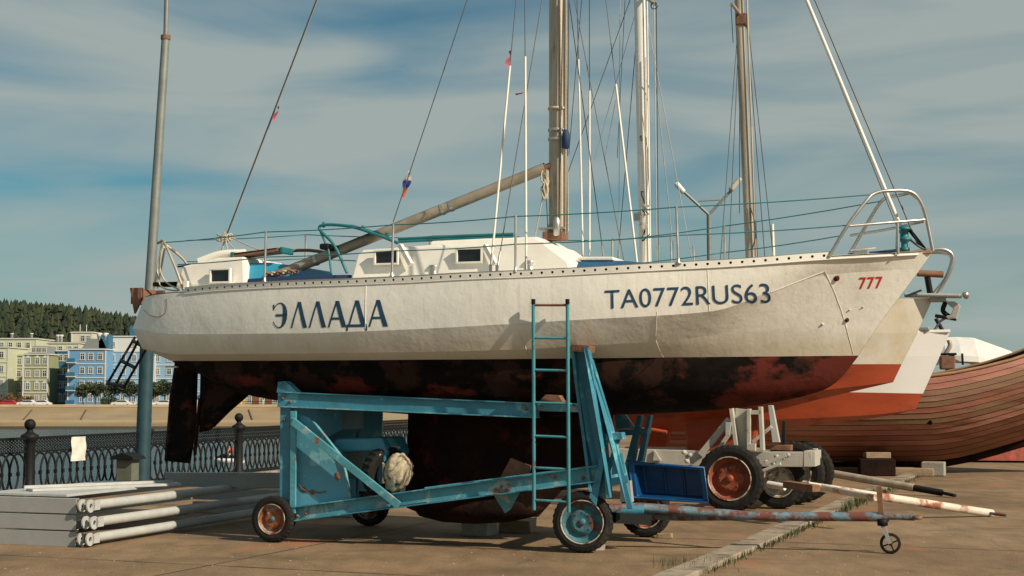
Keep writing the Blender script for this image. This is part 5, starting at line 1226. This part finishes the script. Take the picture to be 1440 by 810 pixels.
# boat two
o2 = WF.P(1312, 420, 22.0); F2 = Frame(o2.x, o2.y, -19); p2 = F2.P
X = lambda px, py: p2(px, py, 0).x
t, r = yacht2('sailing_yacht', 'white sailing yacht with orange antifouling directly behind the big yacht, anchor on its bow', F2, 0,
    [(1.0, X(1312, 419), [(300, 440), (1000, 425), (1312, 419)]), (1.0, X(1290, 468), [(300, 480), (1000, 472), (1290, 468)]), (.88, X(1268, 512), [(300, 514), (1268, 512)])], 8.6, 1.3, None)
h2 = build_sides(t, r, 'hull_second', 'hull')
wlr = r[-1]; br = hull_row(F2, wlr[-1].x - 8.6, X(1256, 538), [(0, .5), (.4, .9), (.6, .85), (.8, .5), (.92, .2), (1, .01)], [(300, 560), (1000, 566), (1155, 549), (1257, 537)], 50)
kr = [Vector((p.x, 0, p.z - .32 * min(1, abs(p.y) * 1.2))) for p in br]
build_sides(t, [wlr, br, kr], 'orange_paint', 'hull_bottom')
mb = MB(); mb.grid([[Vector((p.x, p.y * k, p.z)) for k in (1, .5, 0, -.5, -1)] for p in r[0]]); mb.build('deck', 'cabin_white', t)
def fin2(fr, pl, th, name, m, t): a = [fr.P(x, y, 0) for x, y in pl]; return MB().prism([(p.x, p.z) for p in a], -th, th).build(name, m, t, bev=.05)
fin2(F2, [(962, 575), (968, 640), (1060, 640), (1075, 570)], .10, 'keel', 'orange_paint', t)
fin2(F2, [(600, 560), (610, 640), (650, 640), (690, 560)], .06, 'rudder', 'orange_paint', t)
MB().add([p2(850, 425, -.8), p2(1100, 424, -.5), p2(1080, 408, -.4), p2(860, 404, -.6), p2(850, 425, .8), p2(1100, 424, .5), p2(1080, 408, .4), p2(860, 404, .6)], [(0, 1, 2, 3), (4, 5, 6, 7), (3, 2, 6, 7), (0, 3, 7, 4), (1, 2, 6, 5)]).build('cabin', 'cabin_white', t)
def mast2(fr, t, top, bot, y, rx, ry, m):
    A, B = fr.P(top[0], top[1], y), fr.P(bot[0], bot[1], y); mb = MB(); rws = []
    for i in range(24): c_ = B.lerp(A, i / 23); rws.append([(c_.x + rx * math.cos(2 * PI * j / 16), c_.y + ry * math.sin(2 * PI * j / 16), c_.z) for j in range(16)])
    mb.grid(rws, closed=True); return mb.build('mast', m, t), A, B
M2, A2, B2 = mast2(F2, t, (893, -300), (908, 405), 0, .092, .07, 'mast_white')
T('mast_track', [F2.P(906, -300, -.07), F2.P(915, 380, -.07)], .012, 'mast_white', M2); 
T('halyard', [F2.P(903, 160, -.1), F2.P(911, 210, -.1), F2.P(914, 290, -.1)], .010, 'rope', M2, 5); T('halyard', [F2.P(908, 80, -.1), F2.P(911, 250, -.1), F2.P(906, 366, -.1)], .007, 'rope', M2, 5)
rr = random.Random(9)
for k in range(7): q = F2.P(907 + rr.uniform(-3, 4), 278 + k * 9, -.1); T('halyard_coil', arc([q + Vector((rr.uniform(-.06, .06), rr.uniform(-.03, 0), rr.uniform(-.12, .12))) for _ in range(6)], 3), .008, 'rope' if k % 3 else 'keel_rust', M2, 5)
MB().box(F2.P(896, 305, -.02), (.1, .08, .14)).build('mast_winch', 'steel', M2, bev=.02)
cu = MB(); q = F2.P(903, 195, -.075)       # the figure 5 marked on the mast
for a, b in (((2, -3.2), (-1.2, -3.2)), ((-1.2, -3.2), (-1.6, -.3)), ((-1.6, -.3), (1, -.8)), ((1, -.8), (2, .8)), ((2, .8), (1, 2.8)), ((1, 2.8), (-1.8, 2.8))):
    cu.bar(F2.P(901.5 + a[0], 194.5 + a[1], -.095), F2.P(901.5 + b[0], 194.5 + b[1], -.095), .008, .010)
cu.build('mast_number', 'black_letter', M2)
sp = F2.P(918, 6, -.3); T('spreader', [F2.P(905, -6, 0), F2.P(921, 6, -.7)], .03, 'mast_alu', M2); MB().lathe([(.045, -.008), (.058, -.008), (.058, .008), (.045, .008)], 16, None, F2.P(920, 8, -.7)).build('spreader_ring', 'wire', M2)
def w2(fr, par, a, b, ya=0, yb=-.8, r=.007, m='wire', sleeve=None, name='shroud'):
    A, B = fr.P(a[0], a[1], ya), fr.P(b[0], b[1], yb); s_ = T(name, [A, B], r, m, par, 5)
    if sleeve: 
        f_ = (b[1] - sleeve) / (b[1] - a[1]); T('shroud_sleeve', [B, B.lerp(A, f_)], .018, 'tube_white', s_, 7)
    return s_
w2(F2, t, (845, -60), (897, 380), -.2, -1.0, sleeve=125); w2(F2, t, (886, 0), (760, 350), 0, -.6); w2(F2, t, (808, 0), (881, 385), 0, -.8)
w2(F2, t, (905, 0), (975, 375), 0, .9, m='wire_pale'); w2(F2, t, (920, 8), (924, 380), -.7, -.9, m='wire_pale'); w2(F2, t, (923, 8), (926, 380), -.5, .9)
w2(F2, t, (897, 30), (868, 375), 0, .6); w2(F2, t, (879, 0), (868, 222), 0, .5, .005); w2(F2, t, (872, 0), (870, 380), 0, .3, .005, 'wire_pale'); w2(F2, t, (920, 95), (950, 380), 0, 1.0, .008, 'wire_pale')
w2(F2, t, (893, 20), (836, 225), 0, .6, .005, 'wire_pale'); w2(F2, t, (866, 140), (850, 225), 0, .6, .005, 'wire_pale'); w2(F2, t, (818, 0), (800, 217), 0, .6, .006); w2(F2, t, (790, 0), (795, 220), 0, .6, .005, 'wire_pale')
for x0, y0, x1, y1 in ((605, 335, 600, 368), (862, 335, 862, 372), (943, 330, 946, 378), (1019, 318, 1021, 366), (926, 345, 927, 372), (870, 352, 871, 375), (975, 345, 978, 375)):
    T('stanchion', [p2(x0, y0, .8 if x0 > 800 else 0), p2(x1, y1 + 40, .8)], .016, 'steel', t, 6)
# bow sprit platform, rail, anchor
MB().bar(p2(1272, 415, 0), p2(1352, 416.5, 0), .34, .05).build('bow_platform', 'pale_steel', t, bev=.02); MB().lathe([(0, -.17), (.045, -.17), (.045, .17), (0, .17)], 12, None, p2(1358, 415.5, 0)).build('anchor_roller', 'steel', t)
T('bow_rail', arc([p2(1278, 357, -.25), p2(1300, 352, -.22), p2(1328, 351, -.15), p2(1340, 362, -.1), p2(1334, 385, -.1), p2(1318, 414, -.1)], 5), .028, 'steel', t)
T('bow_rail', arc([p2(1290, 357, .3), p2(1320, 355, .25), p2(1338, 362, .15), p2(1330, 390, .15), p2(1312, 414, .12)], 5), .024, 'steel', t)
T('bow_rail', [p2(1290, 384, -.2), p2(1326, 386, -.1)], .05, 'rust_plate', t); T('bow_rail', [p2(1303, 384, -.15), p2(1308, 412, -.1)], .045, 'iron_black', t); T('bow_cable', [p2(1272, 417, -.2), p2(1296, 408, -.2)], .016, 'wire', t)
an = MB(); an.box(p2(1319, 420, 0), (.22, .20, .10)); an.build('anchor_housing', 'grey_steel', t, bev=.02)
A = [p2(x, y, -.02) for x, y in ((1326, 420), (1333, 424), (1342, 424), (1351, 430), (1345, 449), (1334, 450), (1328, 445), (1337, 443), (1341, 434), (1335, 430))]
MB().prism([(q.x, q.z) for q in A], -.06, .02).build('anchor_fluke', 'grey_paint', t, bev=.01)
T('anchor_shank', arc([p2(1330, 424, 0), p2(1326, 437, 0), p2(1336, 446, 0)], 4), .035, 'iron_black', t); MB().bar(p2(1315, 444, 0), p2(1345, 449, 0), .12, .05).build('anchor_stock', 'iron_black', t, bev=.01)
# boat three
o3 = WF.P(1336, 467, 26.0); F3 = Frame(o3.x, o3.y, -19); p3 = F3.P; X = lambda px, py: p3(px, py, 0).x
t, r = yacht2('sailing_yacht', 'third yacht with clean white bow and orange antifouling, lowest and farthest of the three', F3, 0,
    [(1.0, X(1336, 467), [(300, 480), (1000, 472), (1280, 467.5), (1336, 467)]), (1.02, X(1322, 500), [(300, 510), (1000, 506), (1322, 500)]), (.9, X(1298, 553.5), [(300, 545), (1155, 551), (1298, 553.5)])], 8.0, 1.2, None)
build_sides(t, r, 'hull_third', 'hull'); wlr = r[-1]
br = hull_row(F3, wlr[-1].x - 8, X(1288, 575), [(0, .5), (.4, .85), (.6, .8), (.8, .5), (.92, .2), (1, .01)], [(300, 590), (1000, 592), (1085, 590), (1200, 585), (1260, 580), (1288, 575)], 50)
build_sides(t, [wlr, br, [Vector((p.x, 0, p.z - .25 * min(1, abs(p.y)))) for p in br]], 'orange_paint', 'hull_bottom')
mb = MB(); mb.grid([[Vector((p.x, p.y * k, p.z)) for k in (1, .5, 0, -.5, -1)] for p in r[0]]); mb.build('deck', 'cabin_white', t)
MB().bar(p3(1288, 466.5, -.2), p3(1335, 465.5, 0), .12, .05).build('bow_cap', 'white', t, bev=.01)
fin2(F3, [(880, 580), (905, 640), (938, 640), (948, 580)], .09, 'keel', 'orange_paint', t)
T('stem_fitting', [p3(1326, 466, 0), p3(1320, 455, 0), p3(1316, 448, 0)], .035, 'iron_black', t); T('stem_fitting', [p3(1313, 466, -.1), p3(1322, 452, 0), p3(1330, 447, 0)], .022, 'wire', t); MB().box(p3(1300, 463, -.2), (.18, .1, .07)).build('bow_cleat', 'steel', t, bev=.02)
M3, A3, B3 = mast2(F3, t, (1026, -300), (1059, 455), 0, .085, .075, 'mast_alu')
T('mast_track', [F3.P(1040, -300, -.085), F3.P(1063, 360, -.085)], .018, 'mast_alu', M3); T('spreader', [F3.P(1042, 22, 0), F3.P(1029, 5, -.5)], .03, 'mast_alu', M3); T('spreader', [F3.P(1044, 26, 0), F3.P(1052, 40, .6)], .03, 'mast_alu', M3)
MB().box(F3.P(1043, 28, 0), (.2, .2, .22)).build('spreader_bracket', 'rust_plate', M3, bev=.02)
for a, b, ya, yb in (((1028, 5), (1031, 60), -.5, -.3), ((1037, 50), (1012, 380), 0, -.9), ((1038, 75), (1024, 380), 0, -.7), ((1040, 80), (1040, 300), 0, .3), ((1053, 42), (1089, 375), .6, .9), ((1050, 30), (1077, 380), .4, .9), ((1052, 60), (1066, 380), .4, .7)):
    w2(F3, t, a, b, ya, yb, .008, 'wire')
T('shroud_sleeve', [F3.P(1086, 315, .9), F3.P(1088, 362, .9)], .03, 'tube_white', t); T('halyard', arc([F3.P(1055, 290, -.1), F3.P(1061, 310, -.12), F3.P(1063, 330, -.12), F3.P(1058, 350, -.12)], 4), .012, 'wire', M3)
# white tarpaulin covered boat behind
F4 = Frame(WF.P(1385, 500, 40).x, 40.0, -10); 
t = thing('covered_boat', 'boat wrapped in a white tarpaulin behind the wooden boat', 'boat', F4); p4 = F4.P
mb = MB(); rws = []
for px, top, hw in ((1290, 486, .6), (1325, 473, .9), (1345, 472.5, 1.0), (1368, 473.5, 1.0), (1392, 482, .95), (1420, 492, .8), (1432, 500, .7)):
    a = p4(px, top, 0); rws.append([Vector((a.x, v * hw, a.z - (abs(v) ** 1.5) * .55 if abs(v) <= 1 else a.z - .7)) for v in (-1.05, -1, -.6, -.15, .15, .6, 1, 1.05)])
mb.grid(rws, smooth=False); mb.build('tarpaulin', 'tarp_white', t)
lo = [[Vector((r_[1].x, v * abs(r_[1].y), r_[1].z + .02 if k == 0 else .6)) for k in (0, 1)] for r_ in rws for v in (1,)]
mb = MB(); mb.box((rws[3][3].x - .6, 0, 1.3), (2.4, 1.5, 1.5)); mb.build('hull', 'hull_third', t, bev=.3, seg=4)
MB().box((rws[3][3].x, 0, .3), (1.4, .5, .6)).build('stand', 'block_wood', t)
ob = thing('outboard_engine', 'small dark outboard engine standing between the white bow and the wooden boat', 'engine', F4)
MB().box(p4(1332, 510, -1.1), (.38, .3, .36)).build('engine_cowl', 'rust_plate', ob, bev=.04); MB().box(p4(1332, 498, -1.1), (.45, .34, .06)).build('engine_lid', 'iron_black', ob, bev=.02)
q = p4(1332, 515, -1.1); MB().box((q.x, q.y, q.z / 2), (.1, .1, q.z)).build('engine_leg', 'iron_black', ob); T('exhaust_pipe', [p4(1354, 513, -1.1), p4(1353, 497, -1.1)], .03, 'iron_black', ob)
T('hose', arc([p4(1330, 497, -1.1), p4(1336, 486, -1.1), p4(1334, 478, -1.1)], 4), .06, 'mast_alu', ob)

# ================================================================== WOODEN BOAT
F5 = Frame(WF.P(1240, 600, 31.5).x, 31.5, -8); p5 = F5.P
t = thing('wooden_boat', 'wooden planked boat with worn reddish hull resting on blocks at the right', 'wooden boat', F5)
NS = 15; SHE = [(860, 545), (1000, 540), (1150, 535), (1305, 531), (1380, 518), (1440, 502), (1500, 478), (1560, 448), (1680, 388)]
BOT = [(860, 640), (1000, 645), (1150, 649), (1300, 649), (1345, 644), (1395, 632), (1440, 618), (1500, 598), (1560, 580), (1680, 510)]
x0_ = p5(900, 600, 0).x; x1_ = p5(1665, 380, 0).x
def prof_b(f): return lerp([(0, 1.0), (.25, 1.04), (.5, .97), (.7, .78), (.85, .52), (1, .10)], f)      # half-beam factor from sheer to keel
def brow(f):
    k = prof_b(f); yc = [(px, y0 + (lerp(BOT, px) - y0) * f ** .93) for px, y0 in SHE + [(1345, 525)]]; yc.sort()
    return hull_row(F5, x0_, x1_ - .9 * f ** 1.3, [(0, .7 * k), (.25, 1.35 * k), (.5, 1.6 * k), (.75, 1.3 * k), (.9, .7 * k), (1, .02)], yc, 40)
for pk in range(NS):
    f0, f1 = pk / NS, (pk + 1) / NS; a, b = brow(f0 + .045 / NS), brow(f1 - .045 / NS); gidx = pk
    mb = MB()
    for s_ in (1, -1): mb.grid([[Vector((p.x, s_ * (p.y - .01), p.z)) for p in a], [Vector((p.x, s_ * (p.y - .022), p.z)) for p in b]])
    mb.build('strake', ('plank_pink', 'plank_pink', 'plank_brown', 'plank_brown', 'plank_brown', 'plank', 'plank_brown', 'plank_brown', 'plank_pink', 'plank_pink', 'plank', 'plank_pink', 'plank', 'plank', 'plank')[pk], t)
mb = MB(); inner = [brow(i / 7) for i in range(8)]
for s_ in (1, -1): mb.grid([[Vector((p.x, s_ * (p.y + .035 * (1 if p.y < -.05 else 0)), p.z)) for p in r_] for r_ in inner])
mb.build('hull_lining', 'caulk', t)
mb = MB(); sr = brow(0)
for s_ in (1, -1): mb.tube([Vector((p.x, s_ * (p.y - .01), p.z + .02)) for p in sr[::2]], .035, 6)
mb.build('gunwale', 'sheer_wood', t); kb = brow(1.0)
mb = MB(); mb.tube([Vector((p.x, 0, p.z - .04)) for p in kb[::2]], .12, 8); mb.build('keel', 'keel_rust', t)
T('hull_plug', [p5(1307, 594, -1.55), p5(1309, 594, -1.45)], .05, 'caulk', t)
for i, (px, w_, h_, m, lb) in enumerate(((1233, .7, .34, 'keel_rust', 'dark steel block under the wooden boat'), (1280, .9, .16, 'block_wood', 'flat timber under the wooden boat keel'), (1313, .45, .28, 'concrete_block', 'grey block at the right end under the wooden boat'), (1180, 1.6, .12, 'block_wood', 'long pale plank on the ground left of the dark steel block'))):
    c_ = WF.G(px, 669 if i != 3 else 664); ob = MB().box((0, 0, h_ / 2), (w_, .4, h_)).build('support_block', m, None, bev=.02, loc=(c_.x, c_.y, .0)); ob.rotation_euler = (0, 0, -.12 * (i + 1)); tag(ob, lb, 'block')
c_ = WF.P(1233, 640, 30.5); ob = MB().box((0, 0, .06), (.5, .3, .12)).build('support_block', 'block_wood', None, bev=.01, loc=(c_.x, c_.y, .345)); tag(ob, 'short pale wood wedge on top of the dark steel block', 'block')
# overturned red hull further back
F6 = Frame(WF.P(1430, 650, 36).x, 36.5, -5); t = thing('overturned_boat', 'low rough red hull lying behind the wooden boat at the right edge', 'boat', F6)
mb = MB(); rws = []
for i in range(20):
    s_ = i / 19; x = -2.2 + 6.5 * s_; w_ = .9 * math.sin(PI * min(1, s_ * .9 + .08)) ** .6; h_ = .95 * math.sin(PI * min(1, s_ * .8 + .1)) ** .7
    rws.append([Vector((x, w_ * math.cos(a), .05 + h_ * math.sin(a))) for a in [PI + PI * -k / 8 for k in range(9)]])
mb.grid(rws); mb.build('hull', 'plank_red', t)

# ================================================================== STACKED STEEL FRAMES AT THE LEFT
cc = WF.G(108, 769.5); SF = Frame(cc.x, cc.y, -19)
Lt = 4.6
def frame_thing(label, z0, tube_off, dx=0):
    t = thing('steel_gate', label, 'steel gate', group='grey steel gate frames stacked by the fence', loc=SF.o + Vector((0, 0, z0)) + SF.u * dx, rz=SF.a); h_ = .165
    MB().channel((-3.4, .03, h_ / 2), (-.02, .03, h_ / 2), .06, h_, .01, None).build('front_channel', 'grey_steel', t, bev=.003)
    MB().bar((-1.25, Lt * .98, h_ / 2), (1.2, Lt * .98, h_ / 2), .08, .15).build('rear_channel', 'grey_steel', t)
    MB().bar((-1.25, .07, h_ / 2 - .02), (-1.25, Lt * .95, h_ / 2 - .02), .06, .1).build('middle_bar', 'pale_steel', t)
    MB().tube([(.10 + tube_off, .16, .09), (.10 + tube_off, Lt, .09)], .052, 18).build('side_tube', 'pale_steel', t)
    for s_, dx in ((-1, -.05), (1, .055)):        # pierced lug ears at the tube end
        mb = MB(); n = 16; R_, r_ = .072, .028; vs = []
        for xx in (0, .018):
            for rr_ in (R_, r_): vs += [(.10 + tube_off + dx + xx, -.0 + rr_ * math.cos(2 * PI * j / n), .09 + rr_ * math.sin(2 * PI * j / n)) for j in range(n)]
        fs = []
        for j in range(n):
            k = (j + 1) % n; fs += [(j, k, n + k, n + j), (2 * n + j, 2 * n + k, 3 * n + k, 3 * n + j), (j, k, 2 * n + k, 2 * n + j), (n + j, n + k, 3 * n + k, 3 * n + j)]
        mb.add(vs, fs); mb.box((.109 + tube_off + dx, .1, .09), (.018, .14, .10)); mb.build('lug_plate', 'pale_steel', t)
    MB().box((.10 + tube_off, .06, .09), (.10, .02, .10)).build('lug_web', 'grey_steel', t)
    return t
f1 = frame_thing('bottom frame of the grey steel stack by the fence', .0, .0)
f2 = frame_thing('middle frame of the grey steel stack by the fence', .18, .05)
f3 = frame_thing('topmost frame of the grey steel stack by the fence', .36, .0)
o = thing('steel_sheet', 'pale flat steel sheet lying on the topmost steel frame', 'steel sheet', loc=SF.o, rz=SF.a)
MB().bar((-.75, .08, .548), (-.75, 2.4, .548), 1.1, .03).build('sheet', 'pale_steel', o, bev=.004)
o = thing('steel_angle', 'narrow pale steel angle lying across the stack beside the sheet', 'steel angle', loc=SF.o, rz=SF.a)
MB().bar((-.9, .35, .58), (.02, 2.0, .57), .20, .03).build('flat_bar', 'pale_steel', o, bev=.004); MB().bar((-.99, .38, .60), (-.07, 2.03, .59), .02, .05).build('upright_edge', 'pale_steel', o)
o = thing('steel_beam', 'long grey steel beam lying behind the frames towards the trailer', 'steel beam', loc=SF.o, rz=SF.a)
MB().channel((-.7, 2.9, .56), (1.9, 3.7, .56), .12, .18, .012).build('beam_section', 'grey_steel', o)
# grit, pebbles and litter on the concrete
mat('pebble', (.28, .23, .17), .9, var=.4, vs=30)
mb = MB(); rr = random.Random(77)
for i in range(900):
    c_ = WF.G(rr.uniform(-50, 1500), 665 + 200 * rr.random() ** .7)
    if c_.y > 30: continue
    s_ = rr.uniform(.004, .014); z = s_ * .4; vs = [(c_.x + s_ * rr.uniform(.6, 1.3) * math.cos(a), c_.y + s_ * rr.uniform(.6, 1.3) * math.sin(a), .001) for a in (0, 1.3, 2.5, 3.8, 5)] + [(c_.x, c_.y, s_ * rr.uniform(.5, .9))]
    mb.add(vs, [(j, (j + 1) % 5, 5) for j in range(5)])
tag(mb.build('ground_grit', 'pebble'), 'scattered grit and pebbles on the concrete', 'grit', kind='stuff')
